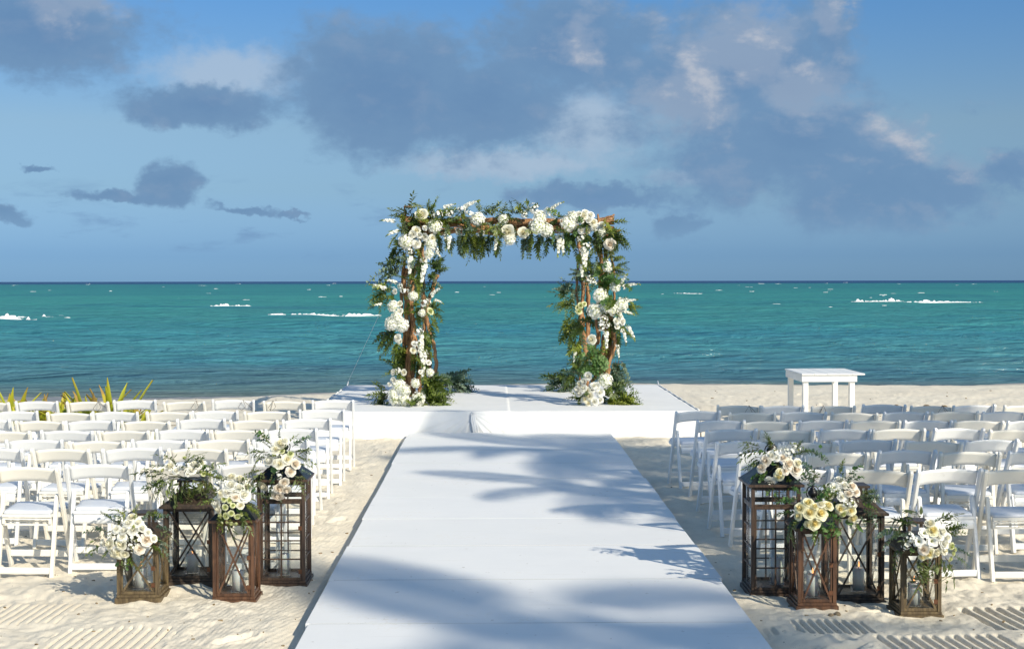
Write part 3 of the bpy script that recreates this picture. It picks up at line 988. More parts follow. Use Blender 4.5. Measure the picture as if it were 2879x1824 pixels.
def rose_mesh(name, mats, seed, openness=1.0, layers=5):
    r = random.Random(seed); b = MB()
    # unit rose: radius about 1
    b.lathe([(0.0, 0.78), (0.09, 0.74), (0.16, 0.5), (0.18, 0.0)], 7, 0)
    a0 = 0
    for L in range(layers):
        t = L / (layers - 1)
        n = 3 + L
        base = 0.05 + 0.17 * t
        for k in range(n):
            a = a0 + 2 * math.pi * k / n + r.uniform(-0.15, 0.15)
            o = Vector((math.cos(a), math.sin(a), 0))
            ln = (0.86 + 0.05 * t) * r.uniform(0.94, 1.06)
            tilt = (0.08 + 0.80 * t * openness)
            up = (Vector((0, 0, 1)) + o * tilt).normalized()
            oo = (o - up * o.dot(up)).normalized()
            petal(b, o * base + Vector((0, 0, -0.15 * t)), oo, up, ln, 0.66 + 0.62 * t, 0.10 + 0.12 * t, -0.05 + 0.30 * t * openness)
        a0 += 1.1
    # sepals
    for k in range(5):
        a = 2 * math.pi * k / 5
        o = Vector((math.cos(a), math.sin(a), 0.0))
        b.leaf(o * 0.1 + Vector((0, 0, -0.25)), o + Vector((0, 0, 0.1)), (0, 0, 1), 0.6, 0.22, mi=1)
    return b.mesh(name, mats, smooth=True)


def lisianthus_mesh(name, mats, seed):
    r = random.Random(seed); b = MB()
    for L, (n, til, ln) in enumerate(((5, 0.35, 0.85), (6, 0.95, 1.0))):
        for k in range(n):
            a = 2 * math.pi * (k + 0.5 * L) / n + r.uniform(-0.15, 0.15)
            o = Vector((math.cos(a), math.sin(a), 0)); up = (Vector((0, 0, 1)) + o * til).normalized()
            oo = (o - up * o.dot(up)).normalized()
            petal(b, o * 0.08, oo, up, ln, 0.85, 0.12, 0.30)
    b.lathe([(0.0, 0.42), (0.10, 0.38), (0.16, 0.2), (0.12, 0.0)], 7, 1)
    return b.mesh(name, mats, smooth=True)


def hydrangea_mesh(name, mats, seed, n=85, flat=0.8):
    r = random.Random(seed); b = MB()
    prof = [(0.0, 0.62 * flat), (0.45, 0.55 * flat), (0.78, 0.2), (0.80, -0.2), (0.45, -0.5), (0.05, -0.6)]
    b.lathe(prof, 10, 1)
    for i in range(n):
        z = 1 - 1.55 * (i + 0.5) / n
        ph = i * 2.39996 + r.uniform(-0.2, 0.2)
        q = math.sqrt(max(0, 1 - z * z))
        nrm = Vector((q * math.cos(ph), q * math.sin(ph), z))
        p = Vector((nrm.x, nrm.y, nrm.z * flat)) * r.uniform(0.80, 1.06)
        nn = (nrm + Vector((r.uniform(-.35, .35), r.uniform(-.35, .35), r.uniform(-.35, .35)))).normalized()
        t = nn.orthogonal().normalized(); t = Quaternion(nn, r.uniform(0, 6.28)) @ t; s = nn.cross(t)
        sz = r.uniform(0.16, 0.23)
        for k in range(4):
            c_, s_ = math.cos(k * math.pi / 2), math.sin(k * math.pi / 2)
            d = t * c_ + s * s_; e = nn.cross(d)
            b.add([p, p + d * sz * 0.62 + e * sz * 0.52 + nn * sz * 0.25, p + d * sz * 1.1 + nn * sz * 0.15, p + d * sz * 0.62 - e * sz * 0.52 + nn * sz * 0.25], [(0, 1, 2, 3)], 0)
    return b.mesh(name, mats)


def spike_mesh(name, mats, seed, n=24, sz0=0.085, droop=0.3):
    """flower spike: stem along z of length 1, florets getting smaller towards greenish buds at the tip"""
    r = random.Random(seed); b = MB()
    pt = lambda t: Vector((droop * t * t, 0, t))
    b.tube([pt(i / 6) for i in range(7)], [0.018 * (1 - 0.7 * i / 6) for i in range(7)], 4, 1)
    for i in range(n):
        t = 0.15 + 0.85 * i / n
        ph = i * 2.39996
        nn = Vector((math.cos(ph), math.sin(ph), 0.25)).normalized()
        sz = sz0 * (1.15 - 0.8 * t) * r.uniform(0.85, 1.15)
        p = pt(t) + nn * sz * 0.7
        tt = nn.orthogonal(); ss_ = nn.cross(tt)
        mi = 0 if t < 0.80 else 1
        for k in range(5):
            a = 2 * math.pi * k / 5 + ph
            d = tt * math.cos(a) + ss_ * math.sin(a); e = nn.cross(d)
            b.add([p, p + d * sz * 0.6 + e * sz * 0.42 + nn * sz * 0.3, p + d * sz + nn * sz * 0.1, p + d * sz * 0.6 - e * sz * 0.42 + nn * sz * 0.3], [(0, 1, 2, 3)], mi)
    return b.mesh(name, mats)


def cluster_mesh(name, mats, seed, n=26):
    """loose head of small florets (stock)"""
    r = random.Random(seed); b = MB()
    for i in range(n):
        nrm = Vector((r.gauss(0, 1), r.gauss(0, 1), abs(r.gauss(0, 1)) * 0.8)).normalized()
        p = nrm * r.uniform(0.45, 1.0)
        t = nrm.orthogonal().normalized(); s = nrm.cross(t); sz = r.uniform(0.20, 0.32)
        b.tube([(0, 0, -0.3), p * 0.95], 0.02, 3, 1, cap=False)
        mi = 0 if r.random() < 0.85 else 1
        for k in range(5):
            a = 2 * math.pi * k / 5
            d = t * math.cos(a) + s * math.sin(a); e = nrm.cross(d)
            b.add([p, p + d * sz * 0.6 + e * sz * 0.42 + nrm * sz * 0.2, p + d * sz + nrm * sz * 0.25, p + d * sz * 0.6 - e * sz * 0.42 + nrm * sz * 0.2], [(0, 1, 2, 3)], mi)
    return b.mesh(name, mats)


def sprig_mesh(name, mats, seed, n=9, ll=0.16, lw=0.10, pair=True, droop=0.35, spread=0.9, taper=0.5, sh=(0.75, 1.0), stem_r=0.012, terminal=True, curl=0.1, seeds=0):
    """leafy sprig of unit length along z, drooping to +x"""
    r = random.Random(seed); b = MB()
    wig = r.uniform(-0.12, 0.12)
    pt = lambda t: Vector((droop * t * t, wig * math.sin(t * 3.0), t - 0.25 * droop * t * t))
    b.tube([pt(i / 7) for i in range(8)], [stem_r * (1 - 0.75 * i / 7) for i in range(8)], 4, 1, cap=False)
    for i in range(n):
        t = 0.10 + 0.88 * (i + 0.5) / n
        p = pt(t); d = (pt(min(1, t + 0.05)) - pt(t - 0.05)).normalized()
        for s in ((-1, 1) if pair else ((-1) ** i,)):
            ph = (i % 2) * math.pi / 2 * (1 if pair else 0.3) + r.uniform(-0.4, 0.4)
            side = Quaternion(d, ph) @ Vector((0, 1, 0)) * s
            dirn = (side * spread + d * (1.0 - 0.55 * spread) + Vector((r.uniform(-.2, .2), r.uniform(-.2, .2), r.uniform(-.2, .2)))).normalized()
            k = (1 - taper * t) * r.uniform(0.8, 1.15)
            nrm = d * 0.8 + Vector((-0.5, 0, 0.4)) + Vector((r.uniform(-.4, .4), r.uniform(-.4, .4), r.uniform(-.4, .4)))
            b.leaf(p, dirn, nrm, ll * k, lw * k, 0.25, curl, 0, sh)
        if seeds:
            for q in range(seeds):
                o = Vector((r.gauss(0, .05), r.gauss(0, .05), r.gauss(0, .05)))
                c = p + o; z = 0.016
                b.add([c + Vector((z, 0, 0)), c + Vector((-z, 0, 0)), c + Vector((0, z, 0)), c + Vector((0, -z, 0)), c + Vector((0, 0, z)), c + Vector((0, 0, -z))],
                      [(0, 2, 4), (2, 1, 4), (1, 3, 4), (3, 0, 4), (2, 0, 5), (1, 2, 5), (3, 1, 5), (0, 3, 5)], 2)
    if terminal:
        d = (pt(1) - pt(0.9)).normalized(); b.leaf(pt(1), d, (-0.4, 0.2, 1), ll * 0.7, lw * 0.7, 0.2, 0.05, 0, sh)
    return b.mesh(name, mats)


ROSE = {}
for key, pm in (('w', 'p_white'), ('c', 'p_cream'), ('y', 'p_yellow'), ('b', 'p_blush'), ('g', 'p_lime')):
    ROSE[key] = [rose_mesh('rose_' + pm, [M[pm], M['stem']], s_, op, 5) for s_, op in ((1, 1.0), (2, 0.8), (3, 1.25))]
    ROSE[key + 'bud'] = [rose_mesh('rosebud_' + pm, [M[pm], M['stem']], s_, 0.35, 4) for s_ in (4, 5)]
LISI = [lisianthus_mesh('lisianthus', [M['p_white'], M['p_eye']], s_) for s_ in (1, 2)]
HYD = [hydrangea_mesh('hydrangea', [M['p_hyd'], M['p_lime']], s_) for s_ in (1, 2, 3)]
SPIKE = [spike_mesh('delphinium', [M['p_hyd'], M['fern']], s_, droop=dr) for s_, dr in ((1, 0.15), (2, 0.45), (3, 0.3))]
STOCK = [cluster_mesh('stock', [M['p_hyd'], M['seed']], s_) for s_ in (1, 2)]
SPR = {
    'euca': [sprig_mesh('eucalyptus', [M['euca'], M['twig']], s_, 12, 0.19, 0.17, True, dr, 0.95, 0.4, (0.95, 1.0)) for s_, dr in ((1, 0.3), (2, 0.6), (3, 0.15))],
    'silver': [sprig_mesh('silver_dollar', [M['silver'], M['twig']], s_, 8, 0.28, 0.27, True, dr, 0.9, 0.35, (0.95, 1.0)) for s_, dr in ((4, 0.4), (5, 0.2))],
    'olive': [sprig_mesh('willow_eucalyptus', [M['olive'], M['twig']], s_, 9, 0.46, 0.165, False, dr, 0.7, 0.25, (0.6, 1.0), curl=0.25) for s_, dr in ((6, 0.35), (7, 0.7), (8, 0.1))],
    'dark': [sprig_mesh('ruscus', [M['dark'], M['stem']], s_, 13, 0.32, 0.13, True, dr, 0.75, 0.35, (0.65, 1.0)) for s_, dr in ((9, 0.3), (10, 0.6), (11, 0.1))],
    'fern': [sprig_mesh('fern', [M['fern'], M['stem']], s_, 18, 0.28, 0.092, True, dr, 0.7, 0.5, (0.65, 1.0), curl=0.2) for s_, dr in ((12, 0.4), (13, 0.8), (14, 0.15))],
    'seed': [sprig_mesh('seeded_eucalyptus', [M['olive'], M['twig'], M['seed']], s_, 9, 0.36, 0.15, False, 0.3, 0.8, 0.3, (0.65, 1.0), seeds=6) for s_ in (15, 16)],
}
lb = MB(); lb.leaf((0, 0, 0), (0, 0.2, 1), (0, -1, 0.2), 1.0, 0.85, 0.12, 0.1, 0, (0.98, 1.0))
LEAF = {'silver': lb.mesh('round_leaf', [M['silver']], smooth=True)}
lb = MB(); lb.leaf((0, 0, 0), (0, 0.2, 1), (0, -1, 0.2), 1.0, 0.42, 0.2, 0.15, 0, (0.7, 1.0)); LEAF['olive'] = lb.mesh('long_leaf', [M['olive']], smooth=True)


def orient(dirn, down=True, spin=0.0):
    z = Vector(dirn).normalized()
    dn = Vector((0, 0, -1)) if down else Vector((1, 0, 0))
    x = dn - z * dn.dot(z)
    if x.length < 0.05: x = z.orthogonal()
    x.normalize(); y = z.cross(x)
    q = Matrix((x, y, z)).transposed().to_quaternion()
    return q @ Quaternion((0, 0, 1), spin)


def put(name, me, parent, p, dirn, size, spin=0.0, rnd=rng):
    o = link(name, me, parent)
    o.rotation_mode = 'QUATERNION'
    o.location = Vector(p) - parent.location
    o.rotation_quaternion = orient(dirn, True, spin)
    o.scale = (size,) * 3 if not hasattr(size, '__len__') else size
    return o


# ------------------------------------------------------------------ floral arch on the stage
ARY0, ARY1 = 20.3, 22.75
arch = empty('floral_arch', (0.18, 21.4, SZ))
tag(arch, 'driftwood wedding arch covered with white flowers and greenery on the stage', 'arch')


def branch(pts, r0, r1, seed, n=7, sub=5):
    """crooked driftwood limb through control points"""
    r = random.Random(seed); P_ = [Vector(p) for p in pts]; path = []
    m_ = len(P_)
    for i in range(m_ - 1):
        p0, p1, p2, p3 = P_[max(i - 1, 0)], P_[i], P_[i + 1], P_[min(i + 2, m_ - 1)]
        for k in range(sub):
            t = k / sub
            path.append(0.5 * ((2 * p1) + (p2 - p0) * t + (2 * p0 - 5 * p1 + 4 * p2 - p3) * t * t + (3 * p1 - p0 - 3 * p2 + p3) * t ** 3))
    path.append(P_[-1])
    k = len(path)
    path = [p + Vector((r.gauss(0, .006), r.gauss(0, .006), r.gauss(0, .006))) for p in path]
    rad = [(r0 + (r1 - r0) * i / (k - 1)) * r.uniform(0.82, 1.18) for i in range(k)]
    ph = r.uniform(0, 6)
    b = MB(); b.tube(path, rad, n, wob=lambda i, q: 1 + 0.22 * math.sin(q * 2.4 + i * 0.35 + ph))
    o = b.build('branch', M['drift'], arch, smooth=True)
    o.matrix_parent_inverse = Matrix.Translation(-arch.location)
    return o


def A2(zx, zy, d=ARY0): return at(1020 + zx / 3.468, 740 + zy / 3.468, d)     # left leg
def A3(zx, zy, d=ARY0): return at(1480 + zx / 3.318, 720 + zy / 3.318, d)     # right leg
def A1(zx, zy, d=ARY0): return at(1000 + zx / 2.867, 520 + zy / 2.867, d)     # beam


def on_stage(p):
    p = Vector(p); p.z = max(p.z, SZ - 0.01); return p


bd = 0
for pts, r0, r1, dof in [
    ([(425, 1175), (425, 1000), (440, 850), (480, 690), (505, 530)], .030, .020, 0.0),
    ([(470, 1300), (475, 1050), (470, 880), (440, 700), (430, 420), (410, 200), (430, 60)], .046, .026, 0.05),
    ([(545, 1270), (545, 1100), (565, 970), (520, 760), (500, 560)], .030, .02, 0.02),
    ([(455, 1200), (450, 1000), (470, 830), (490, 600), (440, 270), (480, 130), (550, -10), (560, -200)], .032, .024, -0.04),
    ([(430, 1240), (410, 1000), (400, 700), (380, 420), (385, 240), (400, -100)], .028, .020, 0.08),
    ([(500, 1290), (480, 1100), (505, 800), (470, 500), (480, 200), (470, -150), (440, -330)], .042, .032, 0.10),
    ([(530, 1120), (555, 1000), (570, 900), (580, 700)], .024, .018, -0.05)]:
    bd += 1
    branch([on_stage(A2(x, y, ARY0 + dof + 0.02 * math.sin(i * 2 + bd))) for i, (x, y) in enumerate(pts)], r0, r1, bd)
for pts, r0, r1, dof in [
    ([(740, 1235), (715, 1080), (712, 930), (685, 790), (645, 640), (610, 470), (590, 250), (600, 0), (560, -200)], .030, .022, 0.0),
    ([(600, 1230), (610, 950), (620, 780), (600, 600), (640, 400), (700, 190), (732, 112)], .026, .030, 0.05),
    ([(660, 1220), (640, 900), (600, 640), (580, 300), (560, -100), (560, -280)], .034, .024, 0.12)]:
    bd += 1
    branch([on_stage(A2(x, y, ARY1 + dof)) for x, y in pts], r0, r1, bd)
for pts, r0, r1, dof in [
    ([(700, 1180), (700, 1000), (735, 800), (750, 600), (720, 300), (700, 60), (660, -150)], .046, .034, 0.02),
    ([(745, 1100), (760, 1020), (815, 860), (820, 760), (800, 660), (760, 400), (720, 200)], .028, .022, -0.04),
    ([(725, 1170), (740, 950), (770, 800), (740, 600), (700, 350), (735, 100), (745, -120)], .036, .028, 0.06),
    ([(610, 1180), (650, 1090), (640, 900), (665, 740), (650, 560), (690, 250), (705, 0)], .024, .020, -0.05),
    ([(760, 1150), (780, 900), (800, 600), (820, 250), (805, 80), (780, -60)], .024, .016, 0.05),
    ([(665, 820), (690, 720), (700, 560), (770, 250), (770, 150)], .018, .014, -0.06)]:
    bd += 1
    branch([on_stage(A3(x, y, ARY0 + dof)) for x, y in pts], r0, r1, bd)
for pts, r0, r1, dof in [
    ([(570, 1210), (560, 1000), (540, 780), (510, 640), (520, 400), (520, 150), (500, -60), (480, -200)], .036, .024, 0.0),
    ([(560, 1220), (560, 900), (580, 650), (580, 420), (560, 250), (510, 60), (520, -120)], .034, .026, 0.07),
    ([(500, 1200), (500, 760), (540, 600), (480, 420), (470, 200), (490, 40)], .024, .020, 0.1)]:
    bd += 1
    branch([on_stage(A3(x, y, ARY1 + dof)) for x, y in pts], r0, r1, bd)
# beams
for k, (y0z, y1z, dof, r0) in enumerate([(285, 300, 0.0, .040), (330, 345, 0.05, .034), (310, 290, 0.12, .036), (365, 372, -0.02, .024)]):
    bd += 1
    pts = [A1(380 + 1700 * i / 7, y0z + (y1z - y0z) * i / 7 + 10 * math.sin(i * 1.9 + k * 2), ARY0 + dof + 0.03 * math.sin(i * 1.3 + k)) for i in range(8)]
    branch(pts, r0, r0 * 0.8, bd)
for k in range(2):
    bd += 1
    branch([A1(470 + 1390 * i / 6, 365 + 22 * k + 10 * math.sin(i * 2.1 + k), ARY1 + 0.08 * k) for i in range(7)], .036, .026, bd)
for (a, b_) in ((A1(420, 320, ARY0), A1(500, 350, ARY1)), (A1(1960, 310, ARY0), A1(1850, 350, ARY1)), (A1(470, 300, ARY0), A1(560, 360, ARY1)), (A1(1900, 320, ARY0), A1(1800, 360, ARY1))):
    bd += 1
    branch([a, a.lerp(b_, 0.35) + Vector((0.03, 0, 0.02)), a.lerp(b_, 0.7) + Vector((-0.02, 0, -0.02)), b_], .034, .028, bd)
# broken twig ends sticking out at the right corner and the upright stub at the left corner
for pts in ([(1930, 320), (2000, 280), (2080, 242)], [(1940, 330), (2010, 300), (2075, 290)], [(1990, 420), (2080, 390), (2130, 370)], [(1950, 330), (1960, 280), (1952, 235)], [(410, 330), (405, 250), (402, 180)], [(400, 185), (430, 180), (455, 186)]):
    bd += 1
    branch([A1(x, y, ARY0 - 0.03) for x, y in pts], .020, .013, bd, 6, 3)

FC = {'h': 'hydrangea', 'r': 'rose', 's': 'delphinium_spike', 'k': 'stock_cluster'}


def arch_flower(kind, p, dirn, size):
    r = rng
    if kind == 'h': put('hydrangea', r.choice(HYD), arch, p, dirn, size, r.uniform(0, 6))
    elif kind == 'w': put('rose', r.choice(ROSE['w'] + ROSE['c'][:1]), arch, p, dirn, size, r.uniform(0, 6))
    elif kind == 'c': put('rose', r.choice(ROSE['c'] + ROSE['b'][:1]), arch, p, dirn, size, r.uniform(0, 6))
    elif kind == 'g': put('rose', r.choice(ROSE['g']), arch, p, dirn, size, r.uniform(0, 6))
    elif kind == 'k': put('stock_cluster', r.choice(STOCK), arch, p, dirn, size * 1.1, r.uniform(0, 6))
    elif kind == 's': put('delphinium_spike', r.choice(SPIKE), arch, p, dirn, size, r.uniform(-0.3, 0.3))


def front(p, axis_x, k=2.0):
    return Vector(((p.x - axis_x) * k + rng.uniform(-0.3, 0.3), -1.0 + rng.uniform(-0.15, 0.2), 0.25 + rng.uniform(-0.2, 0.35)))


BEAM = [('c', 535, 250, 52), ('h', 640, 335, 50), ('h', 405, 460, 50), ('h', 605, 480, 40), ('w', 490, 370, 27), ('w', 560, 350, 16), ('w', 515, 410, 20), ('w', 560, 422, 24), ('w', 620, 430, 24),
        ('w', 492, 478, 27), ('w', 465, 400, 26), ('h', 590, 555, 36), ('h', 985, 278, 50), ('h', 1190, 280, 36), ('k', 835, 370, 34), ('c', 1230, 385, 56), ('h', 1240, 440, 44), ('c', 1350, 390, 44),
        ('h', 1490, 255, 46), ('h', 1470, 330, 60), ('h', 1540, 368, 48), ('k', 1440, 200, 42), ('k', 1360, 245, 26), ('h', 1715, 315, 58), ('h', 1755, 255, 38), ('w', 1835, 255, 30), ('w', 1810, 295, 24),
        ('w', 1890, 250, 26), ('w', 1850, 228, 22), ('w', 1880, 290, 22), ('w', 1915, 310, 26), ('w', 1925, 350, 22), ('w', 1980, 330, 23), ('h', 1980, 385, 34), ('w', 1820, 370, 23), ('w', 1870, 370, 23),
        ('c', 2050, 480, 44), ('k', 1640, 420, 44), ('k', 1820, 430, 30), ('k', 1845, 500, 40), ('h', 2030, 650, 30), ('k', 1010, 400, 30), ('k', 1155, 400, 34), ('k', 660, 250, 36), ('k', 760, 240, 30),
        ('k', 850, 205, 30), ('k', 920, 235, 28), ('k', 430, 530, 30), ('k', 560, 600, 34), ('k', 650, 520, 26), ('k', 720, 420, 26), ('k', 1550, 220, 34), ('k', 1600, 250, 26), ('w', 1800, 240, 20), ('w', 1780, 300, 22)]
for kd, zx, zy, r_ in BEAM:
    back = kd in 'k' and zy > 340 and 660 < zx < 1750
    p = A1(zx, zy, (ARY0 - 0.25 - 0.05 * rng.random()) if not back else ARY0 - 0.12)
    arch_flower(kd, p, Vector((rng.uniform(-.35, .35), -1, 0.35 + (330 - zy) / 260)), r_ * 4.83e-3 / 2.867 * (1.05 if kd == 'c' else 1.3 if kd in 'wg' else 1.15))
LEFTF = [('h', 490, 320, 45), ('k', 400, 270, 38), ('k', 365, 225, 28), ('h', 295, 420, 52), ('w', 365, 395, 22), ('w', 365, 470, 24), ('h', 285, 585, 66), ('h', 380, 605, 64), ('h', 330, 525, 52), ('w', 340, 730, 30),
         ('w', 362, 762, 22), ('k', 610, 390, 44), ('h', 580, 485, 34), ('g', 655, 470, 28), ('k', 540, 670, 42), ('w', 500, 785, 20), ('k', 545, 790, 42), ('k', 570, 870, 44), ('k', 600, 910, 36), ('c', 490, 850, 26),
         ('h', 655, 1065, 36), ('w', 640, 970, 20), ('w', 560, 1060, 17), ('w', 300, 1065, 25), ('k', 340, 1050, 30), ('w', 400, 1065, 24), ('w', 300, 1140, 26), ('h', 350, 1200, 60), ('h', 405, 1240, 52),
         ('h', 310, 1330, 52), ('h', 395, 1340, 62), ('h', 540, 1322, 60), ('h', 510, 1170, 42), ('w', 315, 275, 22), ('w', 258, 1180, 18), ('h', 290, 1265, 40)]
for kd, zx, zy, r_ in LEFTF:
    p = A2(zx, zy, ARY0 - 0.25 - 0.05 * rng.random()); p.z = max(p.z, SZ + 0.9 * r_ * 1.39e-3)
    arch_flower(kd, p, front(p, -1.10, 3.0), r_ * 4.83e-3 / 3.468 * (1.3 if kd in 'wcg' else 1.1))
RIGHTF = [('h', 755, 110, 42), ('k', 745, 60, 26), ('h', 690, 370, 62), ('h', 640, 515, 66), ('h', 830, 290, 46), ('h', 890, 455, 58), ('h', 810, 495, 58), ('h', 735, 485, 50), ('g', 505, 465, 26), ('g', 490, 520, 26),
          ('g', 540, 450, 20), ('g', 475, 485, 20), ('w', 840, 610, 26), ('w', 875, 575, 22), ('w', 895, 615, 27), ('w', 845, 660, 22), ('k', 720, 600, 44), ('k', 700, 660, 42), ('k', 890, 700, 22), ('c', 610, 785, 36),
          ('k', 850, 850, 22), ('h', 735, 1165, 62), ('w', 580, 1125, 32), ('w', 540, 1180, 30), ('w', 500, 1200, 26), ('w', 535, 1240, 28), ('w', 480, 1255, 32), ('w', 570, 1260, 26), ('w', 610, 1245, 30),
          ('w', 630, 1215, 26), ('w', 690, 1280, 30), ('w', 590, 1310, 32), ('w', 545, 1340, 26), ('w', 635, 1365, 30), ('w', 690, 1350, 23), ('w', 580, 1385, 25), ('w', 660, 1215, 26), ('w', 500, 1290, 26),
          ('k', 590, 225, 34), ('k', 630, 240, 30), ('k', 540, 230, 26), ('k', 930, 420, 24), ('k', 905, 290, 26), ('k', 760, 650, 26), ('w', 865, 540, 22)]
for kd, zx, zy, r_ in RIGHTF:
    dd = ARY0 - 0.24 - 0.05 * rng.random() - (0.10 if zy > 1080 else 0)
    if zx < 560 and zy < 700: dd = ARY1 - 0.12
    p = A3(zx, zy, dd); p.z = max(p.z, SZ + 0.9 * r_ * 1.45e-3)
    arch_flower(kd, p, front(p, 1.45 if dd < 21 else 1.2, 3.0), r_ * 4.83e-3 / 3.318 * (1.3 if kd in 'wcg' else 1.1))

# white drooping spikes
for f, zx, zy, ux, uz, ln in [(A1, 700, 190, 0.9, 0.4, .22), (A1, 860, 200, 0.8, 0.7, .30), (A1, 330, 300, -1, 0.35, .24), (A1, 360, 370, -1, -.1, .22), (A1, 1570, 215, .5, .8, .24), (A1, 1640, 410, .0, -1, .30),
                              (A1, 1660, 430, .15, -1, .26), (A1, 1830, 480, .1, -1, .34), (A1, 1860, 520, -.1, -1, .30), (A1, 1140, 420, -.15, -1, .24), (A1, 440, 560, .0, -1, .34), (A1, 560, 620, -.15, -1, .36),
                              (A1, 760, 400, -.1, -1, .26), (A1, 640, 540, .6, -.2, .16), (A1, 1700, 240, .8, .4, .2), (A2, 340, 200, -.7, .6, .2), (A2, 240, 260, -.9, .6, .26), (A2, 660, 330, .5, .9, .24), (A2, 690, 360, 1, .1, .16),
                              (A2, 200, 400, -1, .05, .16), (A2, 550, 740, .2, -1, .40), (A2, 590, 900, .1, -1, .34), (A2, 560, 660, .3, -1, .30), (A3, 870, 290, .3, 1, .24), (A3, 900, 300, .8, .6, .24), (A3, 920, 430, .9, .3, .2),
                              (A3, 930, 640, .6, -.7, .26), (A3, 900, 690, .4, -1, .22), (A3, 740, 690, .1, -1, .30), (A3, 845, 850, .3, -1, .18), (A3, 520, 60, 0, -1, .26), (A3, 900, 520, 1, -.1, .18), (A3, 460, 880, -.2, -1, .2)]:
    p = f(zx, zy, ARY0 - 0.22)
    arch_flower('s', p, Vector((ux, -0.45, uz)), ln)


# greenery
def green(kind, p, dirn, ln, par=None):
    me = rng.choice(SPR[kind])
    nm = {'euca': 'eucalyptus_sprig', 'silver': 'silver_dollar_sprig', 'olive': 'willow_sprig', 'dark': 'ruscus_sprig', 'fern': 'fern_sprig', 'seed': 'seeded_sprig'}[kind]
    put(nm, me, par or arch, p, dirn, ln * rng.uniform(0.85, 1.15), rng.uniform(-0.5, 0.5))


def spray(n, f, x0, x1, y0, y1, d, kinds, ux, uz, spread, ln):
    for _ in range(n):
        p = f(rng.uniform(x0, x1), rng.uniform(y0, y1), d + rng.uniform(-0.12, 0.15))
        p.z = max(p.z, SZ + 0.03)
        green(rng.choice(kinds), p, Vector((ux + rng.uniform(-spread, spread), -0.35 + rng.uniform(-.4, .4), uz + rng.uniform(-spread, spread))), ln)


spray(22, A1, 380, 620, 230, 560, ARY0 - .02, ['dark', 'dark', 'fern', 'fern', 'olive'], -.2, -.2, 1.0, .26)
spray(8, A1, 380, 470, 170, 260, ARY0, ['euca', 'dark', 'olive'], -.2, .6, .7, .20)
spray(10, A1, 580, 720, 220, 330, ARY0 - .03, ['fern', 'dark'], .2, .4, .7, .24)
spray(8, A1, 330, 420, 380, 560, ARY0 - .02, ['dark', 'fern'], -.6, -.8, .4, .26)
spray(12, A1, 840, 1000, 280, 430, ARY0 - .06, ['euca', 'euca', 'dark'], 0, -.7, .5, .24)
spray(16, A1, 860, 1040, 380, 450, ARY0 + .05, ['dark', 'fern', 'fern', 'dark'], .0, -1, .35, .26)
spray(10, A1, 1040, 1180, 380, 440, ARY0 + .05, ['fern', 'dark', 'fern'], .0, -1, .35, .24)
spray(16, A1, 1050, 1380, 220, 300, ARY0, ['dark', 'dark', 'olive'], .1, .6, .9, .20)
spray(12, A1, 700, 900, 240, 320, ARY0, ['fern', 'seed', 'fern'], .1, .5, .9, .18)
spray(14, A1, 1380, 1560, 380, 440, ARY0 + .03, ['dark', 'euca', 'olive', 'dark'], .1, -.9, .5, .24)
spray(3, A1, 1340, 1400, 420, 440, ARY0 + .02, ['euca'], .1, -1, .2, .28)
spray(14, A1, 1680, 1860, 330, 480, ARY0, ['dark', 'silver', 'fern', 'dark'], .0, -.7, .7, .24)
spray(28, A1, 1900, 2090, 300, 470, ARY0 + .04, ['dark', 'dark', 'dark', 'olive'], .6, -.5, .6, .26)
spray(7, A1, 1760, 1900, 520, 600, ARY0, ['euca', 'fern', 'silver'], .1, -.8, .6, .22)
spray(6, A1, 1300, 1450, 200, 240, ARY0, ['dark', 'fern'], .2, .7, .6, .2)
spray(22, A1, 640, 860, 250, 380, ARY0 - .20, ['fern', 'dark', 'fern', 'euca'], .1, -.2, .9, .20)
spray(22, A1, 860, 1100, 260, 380, ARY0 - .20, ['euca', 'dark', 'euca', 'fern'], .1, -.3, .9, .20)
spray(22, A1, 1100, 1420, 270, 390, ARY0 - .20, ['dark', 'fern', 'olive', 'dark'], .0, -.3, .9, .20)
spray(8, A1, 1560, 1720, 380, 440, ARY0, ['fern', 'dark', 'silver'], .0, -.9, .4, .22)
spray(18, A1, 640, 1050, 390, 440, ARY0 + .12, ['fern', 'fern', 'dark'], .0, -1, .4, .22)
spray(24, A1, 360, 640, 200, 420, ARY0 - .16, ['fern', 'dark', 'olive', 'fern'], 0, -.1, 1, .22)
spray(12, A1, 1540, 1760, 260, 380, ARY0 - .18, ['fern', 'dark', 'silver'], .0, -.2, .9, .20)
spray(18, A1, 1840, 2060, 300, 420, ARY0 - .16, ['dark', 'fern', 'dark'], .3, -.3, .8, .24)
spray(14, A1, 1000, 1420, 215, 260, ARY0 - .04, ['dark', 'fern', 'olive'], .1, .8, .6, .17)
spray(12, A2, 420, 560, -60, 200, ARY0 - .16, ['fern', 'dark', 'euca'], .1, -.2, .9, .22)
spray(12, A2, 440, 600, 620, 1000, ARY0 - .14, ['fern', 'dark'], .2, -.7, .6, .20)
spray(10, A3, 640, 780, 60, 260, ARY0 - .12, ['fern', 'dark', 'silver'], .1, -.2, .9, .20)
